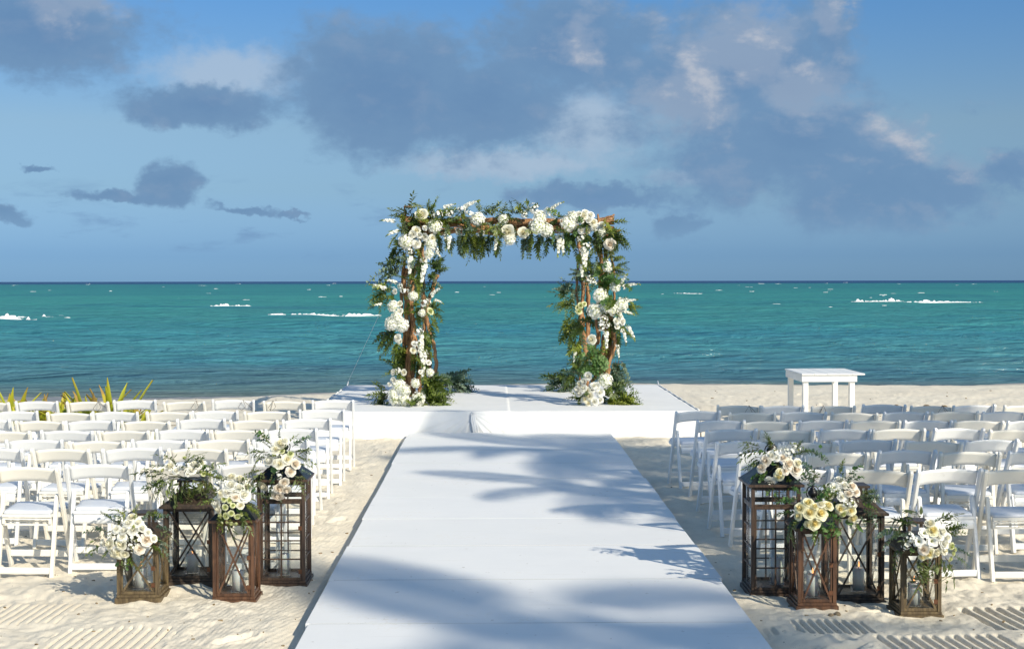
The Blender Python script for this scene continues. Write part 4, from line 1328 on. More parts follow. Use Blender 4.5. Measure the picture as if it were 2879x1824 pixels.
# left leg
spray(8, A2, 330, 420, 0, 110, ARY0 - .05, ['euca', 'euca', 'dark'], -.9, .1, .5, .30)
for q, (zx, zy, ux, uz, ln) in enumerate([(330, 60, -1, .15, .42), (340, 90, -1, .0, .38), (300, 110, -.9, -.5, .30), (180, 130, -.35, -1, .30)]):
    put('eucalyptus_sprig', SPR['euca'][1], arch, A2(zx, zy, ARY0 - .05), Vector((ux, -.1, uz)), ln, 0.0)
spray(16, A2, 510, 640, 60, 300, ARY1 - .1, ['euca', 'silver', 'dark', 'dark'], .1, .2, .8, .30)
spray(10, A2, 620, 700, 30, 160, ARY1 - .1, ['dark'], .3, .8, .5, .26)
spray(14, A2, 220, 380, 240, 380, ARY0 - .05, ['fern', 'dark', 'fern'], -.6, .2, .7, .26)
spray(14, A2, 460, 600, 380, 520, ARY0 - .04, ['fern', 'dark', 'fern'], .1, .2, .9, .22)
spray(8, A2, 620, 680, 330, 560, ARY0 + .2, ['fern', 'dark'], .5, .3, .6, .22)
spray(10, A2, 260, 400, 640, 720, ARY0, ['euca', 'dark', 'dark'], -.9, -.6, .3, .32)
spray(14, A2, 340, 420, 740, 880, ARY0 + .02, ['dark', 'fern'], -.3, -1, .3, .30)
spray(12, A2, 560, 660, 560, 860, ARY0 + .3, ['fern', 'dark', 'fern'], .1, -1, .4, .28)
spray(8, A2, 520, 620, 860, 1020, ARY0 - .02, ['fern', 'fern'], .1, -1, .3, .26)
spray(8, A2, 320, 420, 980, 1120, ARY0, ['dark', 'fern'], -.4, .3, .6, .22)
spray(22, A2, 570, 700, 1080, 1180, ARY0 + .9, ['dark', 'dark', 'fern'], .2, -.6, .5, .34)
spray(14, A2, 210, 290, 1260, 1370, ARY0, ['dark', 'olive', 'dark'], -.8, .2, .5, .24)
spray(22, A2, 560, 700, 1320, 1380, ARY0 - .05, ['dark', 'fern', 'dark'], 1, .25, .35, .30)
spray(16, A2, 400, 640, 1370, 1400, ARY0 - .25, ['dark', 'fern'], .2, .3, .6, .22)
spray(34, A2, 690, 900, 1090, 1200, ARY1 - .2, ['euca'], .8, .3, .5, .30)
spray(10, A2, 880, 960, 1180, 1225, ARY1 - .25, ['euca'], 1, .05, .2, .26)
# right leg
spray(20, A3, 570, 680, 40, 190, ARY1 - .3, ['dark', 'dark', 'euca'], -.1, .2, .9, .26)
spray(6, A3, 430, 600, 170, 200, ARY1 - .3, ['euca'], -.8, .1, .4, .24)
spray(12, A3, 800, 840, 20, 200, ARY0, ['dark', 'fern'], .6, .3, .5, .18)
spray(12, A3, 400, 520, 250, 360, ARY1 - .1, ['euca', 'euca', 'dark'], -.5, -.2, .7, .30)
spray(8, A3, 380, 460, 400, 480, ARY1 - .1, ['fern', 'fern', 'olive'], -.8, .1, .5, .26)
spray(13, A3, 420, 510, 540, 660, ARY1 - .05, ['dark', 'dark', 'fern'], -.6, -.7, .5, .32)
spray(12, A3, 520, 640, 580, 680, ARY0 + .3, ['dark', 'olive'], .1, .2, .8, .26)
spray(10, A3, 690, 860, 240, 300, ARY0 - .1, ['silver', 'silver', 'fern'], .1, .3, .7, .24)
spray(14, A3, 740, 870, 340, 440, ARY0 - .18, ['silver', 'silver', 'dark'], .0, -.3, .7, .26)
spray(8, A3, 880, 950, 380, 560, ARY0 - .05, ['fern'], .9, .1, .5, .20)
spray(16, A3, 720, 880, 560, 780, ARY0 - .02, ['fern', 'dark', 'fern'], .3, -.8, .6, .26)
spray(10, A3, 440, 520, 740, 880, ARY1 - .1, ['fern', 'dark'], -.5, -.9, .3, .28)
spray(22, A3, 530, 700, 840, 1000, ARY0 - .12, ['silver', 'silver', 'fern'], .0, -.4, .8, .24)
spray(8, A3, 590, 670, 1000, 1070, ARY0 - .14, ['silver'], .1, -.6, .6, .20)
spray(30, A3, 300, 540, 1080, 1230, ARY1 - .15, ['euca', 'euca', 'dark'], -.8, .1, .4, .32)
spray(10, A3, 480, 560, 1020, 1120, ARY1 - .1, ['euca', 'dark'], -.2, .6, .5, .28)
spray(30, A3, 790, 900, 960, 1180, ARY0 + .5, ['euca'], .35, -.9, .35, .30)
spray(18, A3, 700, 860, 1230, 1340, ARY0, ['dark', 'olive', 'dark'], .5, .2, .6, .26)
spray(28, A3, 720, 920, 1330, 1380, ARY0 - .1, ['fern', 'dark', 'fern'], .9, .12, .4, .30)
spray(8, A3, 520, 640, 1330, 1380, ARY0 - .2, ['dark', 'fern'], -.2, .3, .6, .20)
# guy line tied from the arch to the edge of the stage
b = MB(); b.tube([at(1066, 885, ARY0 - 0.02), at(975, 1080, 22.3)], 0.0022, 4)
tag(b.build('guy_line', M['line']), 'thin taut line tied from the flower arch down to the edge of the stage', 'line')

# ------------------------------------------------------------------ white table
tb = empty('side_table', (4.0, 20.2, 0))
tag(tb, 'plain white wooden table standing on the sand behind the right chairs', 'table')
TY0, TY1, TZ = 19.62, 20.78, 0.770
tx = lambda px, d: (px - VPX) / F * d
X0_, X1_ = tx(1888 * 1.1956, TY0), tx(2038 * 1.1956, TY0)


def tpart(name, *a):
    b = MB(); b.box(*a); o = b.build(name, M['table'], tb, bevel=0.004); o.matrix_parent_inverse = Matrix.Translation(-tb.location); return o


for i in range(5):
    xa = X0_ + (X1_ - X0_) * i / 5; xb = X0_ + (X1_ - X0_) * (i + 1) / 5
    tpart('plank', xa + 0.001, xb - 0.001, TY0, TY1, TZ - 0.022, TZ + rng.uniform(-.001, .001))
ix0, ix1, iy0, iy1 = X0_ + 0.025, X1_ - 0.095, TY0 + 0.02, TY1 - 0.05
ix0, ix1 = X0_ + 0.004, X1_ - 0.10
tpart('apron', ix0, ix1, iy0, iy0 + 0.022, TZ - 0.112, TZ - 0.023)
tpart('apron', ix0, ix1, iy1 - 0.022, iy1, TZ - 0.112, TZ - 0.023)
tpart('apron', ix0, ix0 + 0.022, iy0 + 0.023, iy1 - 0.023, TZ - 0.112, TZ - 0.023)
tpart('apron', ix1 - 0.022, ix1, iy0 + 0.023, iy1 - 0.023, TZ - 0.112, TZ - 0.023)
for lx in (ix0 + 0.024, ix1 - 0.094):
    for ly in (iy0 + 0.024, iy1 - 0.094):
        tpart('leg', lx, lx + 0.070, ly, ly + 0.070, -0.06, TZ - 0.040)


# ------------------------------------------------------------------ lanterns
def lantern(name, x0, x1, y0, y1, he, style, wood, roofkind, label, rz=0.0):
    cx, cy = (x0 + x1) / 2, (y0 + y1) / 2
    w, dp = (x1 - x0) / 2, (y1 - y0) / 2
    gz = ground(cx, y0) - 0.006
    root = empty(name, (cx, cy, gz), rz)
    tag(root, label, 'lantern', 'lanterns beside the walkway')
    wm = M[wood]
    he = he - gz
    def part(nm, args, mat=wm, par=root, bev=0.002, mtx=None):
        b = MB(); b.box(*args, mat=mtx); return b.build(nm, mat, par, bevel=bev)
    base = part('base', (-w - .012, w + .012, -dp - .012, dp + .012, -0.02, 0.022))
    part('base_step', (-w - .002, w + .002, -dp - .002, dp + .002, 0.0225, 0.040), par=base)
    t = 0.024 if style == 'x' else 0.023
    zt = he - 0.012
    for sx in (-1, 1):
        for sy in (-1, 1):
            xa, ya = sx * (w - t / 2), sy * (dp - t / 2)
            part('post', (xa - t / 2, xa + t / 2, ya - t / 2, ya + t / 2, 0.0402, zt))
    z_b = 0.0404; rail = 0.020
    zrail = zt if style == 'x' else zt - 0.125
    for fi in range(4):
        ang = fi * math.pi / 2
        half, depth = (w, dp) if fi % 2 == 0 else (dp, w)
        Rm = Matrix.Rotation(ang, 4, 'Z')
        iw = half - t - 0.0005
        yo = -depth + 0.006
        q = lambda a, b_, c, d: (a, b_, yo, yo + 0.016, c, d)
        part('rail', q(-iw, iw, z_b, z_b + rail), mtx=Rm)
        part('rail', q(-iw, iw, zrail - rail, zrail), mtx=Rm)
        # door stiles
        for s in (-1, 1):
            part('stile', (s * iw - (0.012 if s > 0 else 0), s * iw + (0.012 if s < 0 else 0), yo + 0.001, yo + 0.015, z_b + rail + .0005, zrail - rail - .0005), mtx=Rm)
        b = MB(); b.box(-iw, iw, yo + 0.0072, yo + 0.0092, z_b + rail, zrail - rail, mat=Rm); b.build('pane', M['pane'], root)
        ow, zo0, zo1 = iw - 0.012, z_b + rail, zrail - rail
        if style == 'x':
            for k, s in enumerate((-1, 1)):
                a = Vector((-ow * s, 0, zo0)); c = Vector((ow * s, 0, zo1)); d = c - a; L_ = d.length
                an = math.atan2(d.z, d.x)
                yy0 = yo + 0.0005 + 0.0068 * k * 0 - (0.0 if k else 0.0022)
                mtx = Rm @ Matrix.Translation((0, yy0 + 0.003, (zo0 + zo1) / 2)) @ Matrix.Rotation(-an, 4, 'Y')
                part('diagonal_bar', (-L_ / 2, L_ / 2, -0.0035, 0.0035, -0.0055, 0.0055), mtx=mtx, bev=0.0)
        else:
            part('muntin', (-0.005, 0.005, yo + .0005, yo + 0.006, zo0, zo1), mtx=Rm, bev=0.0)
            for k in range(1, 4):
                zz = zo0 + (zo1 - zo0) * k / 4
                part('muntin', (-ow, ow, yo + .0012, yo + 0.0066, zz - 0.0045, zz + 0.0045), mtx=Rm, bev=0.0)
            # small upper light
            z0u, z1u = zrail + 0.012, zt - 0.022
            part('rail', q(-iw, iw, zrail + 0.0006, z0u), mtx=Rm); part('rail', q(-iw, iw, z1u, zt), mtx=Rm)
            b = MB(); b.box(-iw, iw, yo + 0.0072, yo + 0.0092, z0u, z1u, mat=Rm); b.build('pane', M['pane'], root)
            for xx in (-0.022, 0.022):
                part('muntin', (xx - 0.004, xx + 0.004, yo + .0005, yo + 0.006, z0u, z1u), mtx=Rm, bev=0.0)
    # hinge and latch on the front door
    for zz in (0.10, he * 0.55):
        part('hinge', (w - t - 0.004 - 0.018, w - t + 0.012, -dp + 0.001, -dp + 0.0045, zz - 0.014, zz + 0.014), mat=M['hinge'], bev=0.0)
    part('floor_board', (-w + .012, w - .012, -dp + .024, dp - .024, 0.0402, 0.044))
    eave = part('eave', (-w - .022, w + .022, -dp - .022, dp + .022, zt + .0005, zt + 0.018))
    rt = zt + 0.0182
    rm = M['w_dark'] if roofkind == 'hip' else M['roofmetal']
    b = MB()
    if roofkind == 'hip':
        rings = [(1.0, 0.0), (0.96, 0.010), (0.78, 0.032), (0.60, 0.062), (0.50, 0.082)]
    else:
        rings = [(1.0, 0.0), (0.97, 0.006), (0.74, 0.040), (0.50, 0.082), (0.28, 0.125), (0.20, 0.142)]
    vs = []
    for s, z in rings:
        for a, c in ((-1, -1), (1, -1), (1, 1), (-1, 1)):
            vs.append((a * (w + .012) * s, c * (dp + .012) * s, rt + z))
    fs = [(0, 3, 2, 1)]
    for r_ in range(len(rings) - 1):
        for k in range(4):
            k2 = (k + 1) % 4
            fs.append((r_ * 4 + k, r_ * 4 + k2, (r_ + 1) * 4 + k2, (r_ + 1) * 4 + k))
    n_ = len(rings) * 4; fs.append((n_ - 4, n_ - 3, n_ - 2, n_ - 1))
    b.add(vs, fs); roof = b.build('roof', rm, root)
    top = rt + rings[-1][1]
    if roofkind == 'hip':
        c = 0.42 * w
        b = MB()
        for sx in (-1, 1):
            for sy in (-1, 1):
                b.box(sx * c - .008, sx * c + .008, sy * c - .008, sy * c + .008, top + 0.0005, top + 0.062)
        b.box(-c - .02, c + .02, -c - .02, c + .02, top + 0.0625, top + 0.078)
        b.build('cupola', M['w_dark'], roof)
    else:
        b = MB(); b.lathe([(0.0, 0.0), (0.030, 0.001), (0.032, 0.012), (0.018, 0.020), (0.016, 0.032), (0.026, 0.038), (0.031, 0.052), (0.026, 0.068), (0.016, 0.074), (0.020, 0.080), (0.008, 0.090), (0.005, 0.104), (0.0, 0.106)], 14, c=(0, 0, top))
        pts = [(0.040 * math.cos(a), 0, top + 0.056 + 0.042 * math.sin(a)) for a in [R(-40 + 26 * k) for k in range(11)]]
        b.tube(pts, 0.0035, 6)
        b.build('finial', M['blackmetal'], roof, smooth=True)
    return root, gz


def candle(x, y, z, label, h=0.125, lit=True, r=0.037):
    root = empty('pillar_candle', (x, y, z)); tag(root, label, 'candle', 'candles inside the lanterns')
    b = MB(); b.lathe([(0, 0), (r, 0.0), (r, h - 0.004), (r - 0.004, h), (r * 0.7, h - 0.003), (0, h - 0.006)], 20)
    b.build('wax', M['wax'], root, smooth=True)
    b = MB(); b.tube([(0, 0, h - 0.008), (0.001, 0, h + 0.004), (0.003, 0, h + 0.010)], 0.0013, 5); b.build('wick', M['wick'], root)
    if lit:
        b = MB(); b.lathe([(0.0, 0.006), (0.0045, 0.010), (0.0060, 0.018), (0.0045, 0.030), (0.002, 0.040), (0.0, 0.046)], 8, c=(0.002, 0, h - 0.002))
        b.build('flame', M['flame'], root, smooth=True)


def vase(x, y, z, label, h=0.235, r=0.050):
    b = MB(); b.lathe([(0.0, 0.0), (r - 0.003, 0.0), (r, 0.004), (r, h), (r - 0.0035, h), (r - 0.0035, 0.014), (0.0, 0.013)], 28)
    o = b.build('glass_cylinder', M['vase'], smooth=True); o.location = (x, y, z)
    tag(o, label, 'vase', 'glass cylinders inside the lanterns')


LN = {}
SPECS = [  # key, x0, x1, y0, y1, eave height, style, wood, roof, name text
    ('L1', -2.345, -2.085, 9.26, 9.55, .385, 'x', 'w_olive', 'hip', 'small olive brown lantern, lowest of the group left of the walkway'),
    ('L2', -2.165, -1.835, 9.76, 10.09, .525, 'x', 'w_dark', 'hip', 'wide dark brown lantern with crossed bars left of the walkway'),
    ('L3', -1.760, -1.500, 9.31, 9.57, .505, 'x', 'w_red', 'metal', 'narrow red brown lantern with crossed bars left of the walkway'),
    ('L4', -1.560, -1.245, 9.82, 10.16, .690, 'g', 'w_walnut', 'metal', 'tall dark lantern with grid panes left of the walkway'),
    ('R1', 1.650, 1.965, 9.50, 9.86, .690, 'g', 'w_walnut', 'metal', 'tall dark lantern with grid panes right of the walkway'),
    ('R2', 1.862, 2.100, 9.07, 9.35, .480, 'x', 'w_red', 'metal', 'narrow red brown lantern with crossed bars right of the walkway'),
    ('R3', 2.140, 2.465, 9.34, 9.67, .530, 'x', 'w_dark', 'hip', 'wide dark brown lantern with small cupola right of the walkway'),
    ('R4', 2.450, 2.695, 8.90, 9.18, .375, 'x', 'w_olive', 'hip', 'small olive brown lantern, lowest of the group right of the walkway')]
CS = {'L1': (470 + 15, .125, 1), 'L2': (895, .115, 1), 'L3': (1255, .125, 0), 'L4': (1622, .130, 0), 'R1': (405, .165, 0), 'R2': (678, .130, 1), 'R3': (1035, .140, 1), 'R4': (1465, .130, 1)}
short = {'L1': 'small lantern left of the walkway', 'L2': 'wide dark lantern left of the walkway', 'L3': 'red brown lantern left of the walkway', 'L4': 'tall grid lantern left of the walkway',
         'R1': 'tall grid lantern right of the walkway', 'R2': 'red brown lantern right of the walkway', 'R3': 'wide dark lantern right of the walkway', 'R4': 'small lantern right of the walkway'}
for key, x0, x1, y0, y1, he, st, wd, rf, lab in SPECS:
    root, gz = lantern('lantern', x0, x1, y0, y1, he, st, wd, rf, lab)
    LN[key] = root
    zx, hc, lt = CS[key]
    cy = (y0 + y1) / 2
    px = 220 + zx / 2.826 if key[0] == 'L' else 2040 + zx / 2.725
    cx = (px - VPX) / F * cy
    cx = min(max(cx, x0 + 0.085), x1 - 0.085)
    vase(cx, cy, gz + 0.0445, 'clear glass cylinder standing in the ' + short[key])
    candle(cx + 0.002, cy, gz + 0.0595, ('lit' if lt else 'unlit') + ' white pillar candle in the ' + short[key], hc, bool(lt))


# ------------------------------------------------------------------ bouquets on the lanterns
def bouquet(name, org, sc, cx, cy, rx, ry, d, fl, sprigs, leaves, label, fill, nfill):
    Z2 = lambda zx, zy, dd: at(org[0] + zx / sc, org[1] + zy / sc, dd)
    c = Z2(cx, cy, d)
    root = empty(name, c); tag(root, label, 'bouquet', 'flower arrangements on the lanterns')
    mpp = d / F / sc
    bulge = 0.10
    def dome(zx, zy):
        u, v = (zx - cx) / rx, (zy - cy) / ry
        q = min(1.0, u * u + v * v)
        dd = d + 0.03 - bulge * math.sqrt(max(0.0, 1 - q)) * 0.9
        n = Vector((u * 0.9, -0.9 + 0.5 * q, -v * 0.9 + 0.15))
        return Z2(zx, zy, dd), n
    # woody hand-tied core
    b = MB()
    r = random.Random(int(cx + cy))
    for k in range(9):
        a = r.uniform(0, 6.28); e = Vector((0.5 * rx * mpp * math.cos(a), 0.03 * r.uniform(-1, 1) + 0.02, 0.5 * ry * mpp * math.sin(a)))
        b.tube([Vector((0, 0.05, -0.02)), e * 0.5 + Vector((0, 0.03, 0)), e], 0.003, 4, cap=False)
    b.build('stems', M['stem'], root)
    for kd, zx, zy, r_ in fl:
        p, n = dome(zx, zy)
        n = n + Vector((rng.uniform(-.25, .25), rng.uniform(-.2, .2), rng.uniform(-.1, .3)))
        sz = r_ * mpp * 1.08
        p = p + Vector((0, -0.035, 0))
        p = p - n.normalized() * sz * 0.55
        if kd in ROSE: put('rose' if 'bud' not in kd else 'rosebud', rng.choice(ROSE[kd]), root, p, n, sz, rng.uniform(0, 6))
        elif kd == 'l': put('lisianthus', rng.choice(LISI), root, p, n, sz, rng.uniform(0, 6))
        elif kd == 'k': put('stock_cluster', rng.choice(STOCK), root, p, n, sz, rng.uniform(0, 6))
        elif kd == 's': put('stock_spike', rng.choice(SPIKE), root, p, n, sz * 2.2, rng.uniform(0, 6))
    for kd, zx, zy, ux, uz, ln in sprigs:
        p, n = dome(zx, zy)
        p.y += 0.03
        green(kd, p, Vector((ux, -0.25 + rng.uniform(-.2, .2), uz)), ln * 0.8, root)
    for kd, zx, zy, r_, ang in leaves:
        p, n = dome(zx, zy); p.y -= 0.01
        dv = Vector((math.sin(R(ang)), -0.35, math.cos(R(ang))))
        o = put('leaf', LEAF[kd], root, p - dv.normalized() * r_ * mpp, dv, 2 * r_ * mpp, rng.uniform(-.3, .3) + math.pi / 2)
    for _ in range(nfill):
        a = rng.uniform(0, 6.28); q = math.sqrt(rng.random()) * 0.80
        zx, zy = cx + rx * q * math.cos(a), cy + ry * q * math.sin(a)
        p, n = dome(zx, zy); p.y += 0.015
        dv = Vector((math.cos(a) * (0.4 + q), -0.12, -math.sin(a) * (0.4 + q) + 0.1 + rng.uniform(-.2, .2)))
        green(rng.choice(fill), p, dv, rng.uniform(0.07, 0.12), root)
    return root


L_ORG, R_ORG = ((220, 1180), 2.826), ((2040, 1200), 2.725)
bouquet('bouquet', *L_ORG, 415, 930, 260, 220, 9.20,
        [('w', 435, 860, 46), ('w', 360, 860, 38), ('w', 300, 855, 32), ('w', 395, 800, 42), ('w', 480, 800, 42), ('c', 425, 752, 36), ('w', 515, 845, 36), ('c', 235, 975, 46), ('c', 330, 980, 50), ('w', 350, 920, 36),
         ('b', 550, 940, 50), ('b', 490, 1020, 40), ('c', 320, 1055, 46), ('c', 270, 1065, 40), ('c', 370, 1065, 34), ('w', 185, 965, 30), ('k', 310, 780, 42), ('k', 450, 920, 55), ('k', 430, 1000, 45), ('w', 610, 930, 30), ('w', 565, 880, 30)],
        [('euca', 200, 880, -1, .2, .16), ('euca', 220, 900, -.8, .5, .14), ('olive', 160, 960, -1, .15, .16), ('olive', 170, 1000, -1, -.5, .16), ('silver', 150, 1000, -.7, -.6, .10), ('euca', 560, 800, .9, .4, .15), ('euca', 580, 850, 1, .0, .14),
         ('dark', 540, 770, .7, .7, .13), ('olive', 330, 760, -.3, .9, .10), ('euca', 610, 1000, .9, -.3, .14), ('euca', 600, 960, 1, -.2, .13), ('silver', 380, 1090, .1, -.9, .10), ('fern', 370, 1080, .2, -.9, .11), ('euca', 260, 800, -.5, .6, .12)],
        [('olive', 360, 738, 34, 75), ('olive', 640, 960, 38, 125), ('silver', 305, 1145, 24, 190)],
        'round bouquet of white and blush roses on the small lantern left of the walkway', ['euca', 'olive', 'dark', 'fern'], 22)
bouquet('bouquet', *L_ORG, 840, 450, 270, 150, 9.78,
        [('c', 730, 350, 36), ('w', 780, 390, 30), ('w', 905, 385, 36), ('w', 930, 335, 46), ('c', 985, 320, 30), ('g', 670, 390, 20), ('gbud', 850, 290, 22), ('k', 820, 370, 34), ('k', 880, 330, 34), ('w', 870, 420, 20), ('k', 720, 380, 26), ('g', 1000, 420, 18)],
        [('olive', 760, 450, -.7, -.7, .20), ('olive', 800, 470, -.3, -1, .20), ('olive', 860, 480, .0, -1, .20), ('olive', 920, 480, .3, -1, .20), ('olive', 970, 460, .6, -.8, .20), ('olive', 700, 440, -1, -.3, .20), ('olive', 640, 420, -1, .1, .18),
         ('dark', 700, 490, -1, -.1, .20), ('euca', 620, 490, -1, -.1, .14), ('olive', 660, 500, -.6, -.9, .16), ('seed', 1000, 480, .7, -.6, .18), ('seed', 1040, 450, 1, -.1, .18), ('seed', 1020, 500, .5, -.9, .16), ('olive', 740, 330, -.7, .7, .14),
         ('seed', 840, 310, .1, 1, .10), ('euca', 1010, 380, 1, .2, .12), ('olive', 1030, 370, 1, .3, .13), ('fern', 1060, 450, 1, -.2, .12), ('olive', 830, 500, -.5, -.9, .18), ('olive', 900, 510, .1, -1, .17)],
        [('olive', 620, 405, 36, -90), ('olive', 775, 288, 26, 60), ('olive', 960, 545, 40, 170), ('silver', 1000, 378, 26, 30)],
        'leafy bouquet with few white roses on the wide lantern left of the walkway', ['olive', 'olive', 'dark', 'seed'], 42)
bouquet('bouquet', *L_ORG, 1225, 630, 180, 220, 9.27,
        [('c', 1215, 435, 36), ('c', 1290, 450, 42), ('w', 1210, 500, 50), ('w', 1275, 520, 42), ('c', 1350, 520, 36), ('w', 1325, 588, 52), ('b', 1255, 602, 37), ('w', 1180, 560, 45), ('c', 1130, 575, 36), ('w', 1080, 655, 46), ('c', 1100, 705, 36),
         ('g', 1155, 625, 22), ('g', 1200, 632, 22), ('g', 1230, 675, 20), ('c', 1290, 672, 30), ('g', 1165, 690, 24), ('g', 1120, 755, 26), ('g', 1165, 762, 26), ('g', 1215, 740, 24), ('g', 1265, 768, 24), ('g', 1215, 822, 26), ('gbud', 1140, 810, 17),
         ('gbud', 1255, 822, 20), ('gbud', 1297, 745, 18), ('k', 1100, 490, 44), ('k', 1160, 460, 34), ('w', 1240, 560, 34), ('gbud', 1180, 810, 16)],
        [('fern', 1090, 470, -.8, .6, .13), ('seed', 1330, 660, .8, -.4, .12), ('seed', 1300, 630, .7, .1, .12), ('euca', 1140, 480, -.5, .8, .12), ('fern', 1200, 780, .1, -1, .12), ('fern', 1150, 790, -.2, -1, .10)],
        [('silver', 1388, 565, 34, 50), ('silver', 1277, 710, 30, 10), ('olive', 1148, 892, 34, 200), ('silver', 1260, 650, 26, 80)],
        'bouquet of cream and lime spray roses on the red brown lantern left of the walkway', ['dark', 'olive', 'fern'], 20)
bouquet('bouquet', *L_ORG, 1600, 370, 200, 270, 9.82,
        [('c', 1610, 172, 52), ('c', 1575, 218, 42), ('w', 1645, 150, 34), ('w', 1505, 315, 46), ('c', 1600, 342, 42), ('c', 1665, 305, 42), ('b', 1735, 340, 42), ('b', 1690, 405, 38), ('b', 1640, 500, 38), ('b', 1600, 550, 46), ('b', 1655, 565, 36),
         ('b', 1580, 612, 46), ('c', 1462, 530, 42), ('gbud', 1560, 270, 24), ('k', 1600, 440, 34), ('k', 1590, 270, 30), ('g', 1690, 260, 24), ('w', 1560, 330, 30), ('g', 1620, 240, 22)],
        [('silver', 1520, 170, -.6, .8, .14), ('euca', 1530, 190, -.7, .5, .16), ('euca', 1690, 220, .8, .8, .20), ('silver', 1720, 190, .8, .6, .14), ('olive', 1500, 260, -1, .1, .18), ('olive', 1480, 300, -1, -.1, .18), ('olive', 1470, 440, -.9, -.5, .20),
         ('seed', 1470, 400, -.8, .1, .16), ('seed', 1490, 450, -.6, -.3, .14), ('seed', 1730, 300, 1, -.1, .16), ('seed', 1700, 260, .8, .4, .14), ('euca', 1550, 400, -.1, .4, .12), ('euca', 1545, 490, -.2, -.5, .14), ('olive', 1690, 450, .9, -.5, .17),
         ('olive', 1490, 560, -.2, -1, .14), ('seed', 1700, 440, .7, -.6, .14)],
        [('olive', 1440, 308, 44, 235), ('olive', 1412, 478, 46, 215), ('silver', 1555, 398, 34, 0), ('silver', 1545, 488, 34, 200), ('olive', 1705, 345, 40, 190), ('olive', 1735, 460, 44, 120), ('olive', 1545, 225, 40, -60)],
        'tall trailing bouquet of cream and blush roses on the tall lantern left of the walkway', ['olive', 'euca', 'seed'], 30)
bouquet('bouquet', *R_ORG, 430, 300, 230, 190, 9.55,
        [('b', 300, 262, 42), ('b', 265, 315, 38), ('w', 345, 218, 40), ('b', 440, 236, 32), ('b', 495, 290, 46), ('b', 550, 332, 46), ('c', 565, 282, 36), ('y', 410, 390, 36), ('y', 425, 360, 32), ('w', 340, 445, 46), ('b', 465, 340, 32), ('k', 500, 200, 46),
         ('k', 545, 165, 38), ('k', 380, 185, 36), ('k', 460, 180, 34), ('w', 385, 235, 30)],
        [('olive', 270, 180, -1, .35, .16), ('seed', 290, 190, -1, .1, .18), ('seed', 280, 170, -.8, .5, .14), ('olive', 250, 210, -1, -.05, .16), ('euca', 560, 200, 1, .1, .26), ('euca', 600, 200, 1, .25, .22), ('euca', 590, 300, .8, -.7, .18), ('euca', 620, 330, .5, -.9, .18),
         ('olive', 480, 160, .8, .5, .16), ('silver', 350, 400, -.2, -.8, .12), ('silver', 330, 340, -.4, -.4, .12), ('dark', 480, 400, .5, -.7, .12), ('seed', 300, 380, -.6, -.7, .12), ('silver', 470, 380, .5, -.6, .10)],
        [('silver', 350, 282, 42, -40), ('silver', 458, 320, 32, 170), ('olive', 200, 95, 26, -60), ('olive', 158, 222, 26, -90), ('silver', 370, 300, 34, 120), ('silver', 745, 175, 20, 70), ('silver', 735, 160, 16, 0)],
        'loose bouquet of blush roses and twigs on the tall lantern right of the walkway', ['olive', 'silver', 'dark'], 24)
bouquet('bouquet', *R_ORG, 690, 680, 200, 150, 9.02,
        [('y', 635, 580, 42), ('y', 565, 625, 42), ('y', 650, 660, 52), ('y', 740, 665, 52), ('y', 690, 610, 32), ('c', 735, 592, 32), ('y', 795, 602, 42), ('y', 550, 690, 36), ('y', 690, 750, 50), ('y', 640, 762, 36)],
        [('silver', 790, 730, .8, -.6, .16), ('silver', 800, 760, .3, -.9, .15), ('olive', 560, 730, -.5, -.8, .17), ('olive', 540, 720, -.7, -.7, .16), ('euca', 570, 720, -.6, -.8, .15), ('silver', 560, 590, -.8, .4, .13), ('silver', 600, 545, -.3, .7, .10)],
        [('silver', 498, 605, 32, -75), ('silver', 545, 572, 32, 70), ('silver', 805, 760, 34, 120), ('silver', 842, 782, 32, 100), ('silver', 770, 802, 34, 160), ('silver', 890, 746, 30, 45), ('silver', 855, 842, 34, 110), ('silver', 895, 800, 28, 80), ('silver', 742, 762, 34, 90),
         ('silver', 620, 515, 22, 90), ('silver', 500, 665, 24, -80)],
        'butter yellow rose bouquet with round leaves on the red brown lantern right of the walkway', ['silver', 'olive', 'dark'], 18)
bouquet('bouquet', *R_ORG, 930, 580, 220, 200, 9.28,
        [('l', 835, 462, 48), ('l', 790, 450, 38), ('w', 870, 402, 38), ('b', 980, 455, 37), ('b', 1010, 505, 32), ('b', 950, 512, 32), ('w', 915, 450, 32), ('c', 760, 510, 36), ('b', 710, 512, 32), ('c', 800, 532, 32), ('k', 975, 585, 50), ('k', 880, 490, 36),
         ('y', 885, 640, 36), ('y', 970, 652, 36), ('y', 985, 718, 36), ('g', 905, 680, 28), ('w', 900, 540, 34), ('k', 930, 600, 34)],
        [('euca', 1050, 600, .9, .3, .16), ('euca', 1060, 640, .8, -.4, .17), ('euca', 1080, 660, .7, -.5, .15), ('euca', 1040, 570, .9, .5, .14), ('olive', 760, 420, -.7, .7, .14), ('dark', 900, 380, .1, 1, .12), ('silver', 960, 400, .6, .8, .14), ('silver', 1000, 430, .7, .5, .10),
         ('euca', 720, 440, -.8, .7, .20), ('euca', 730, 420, -.5, 1, .18), ('euca', 850, 620, -.3, -.5, .14), ('olive', 1010, 720, .5, -.8, .16), ('olive', 1060, 700, .8, -.5, .15), ('fern', 870, 580, -.2, -.4, .12), ('silver', 830, 640, -.3, -.4, .12)],
        [('silver', 1035, 795, 46, 165), ('olive', 1090, 745, 42, 120), ('olive', 820, 565, 40, 20), ('silver', 770, 480, 30, -40), ('silver', 960, 745, 34, 200)],
        'mixed bouquet with blush roses and eucalyptus on the wide lantern right of the walkway', ['olive', 'euca', 'silver', 'dark'], 28)
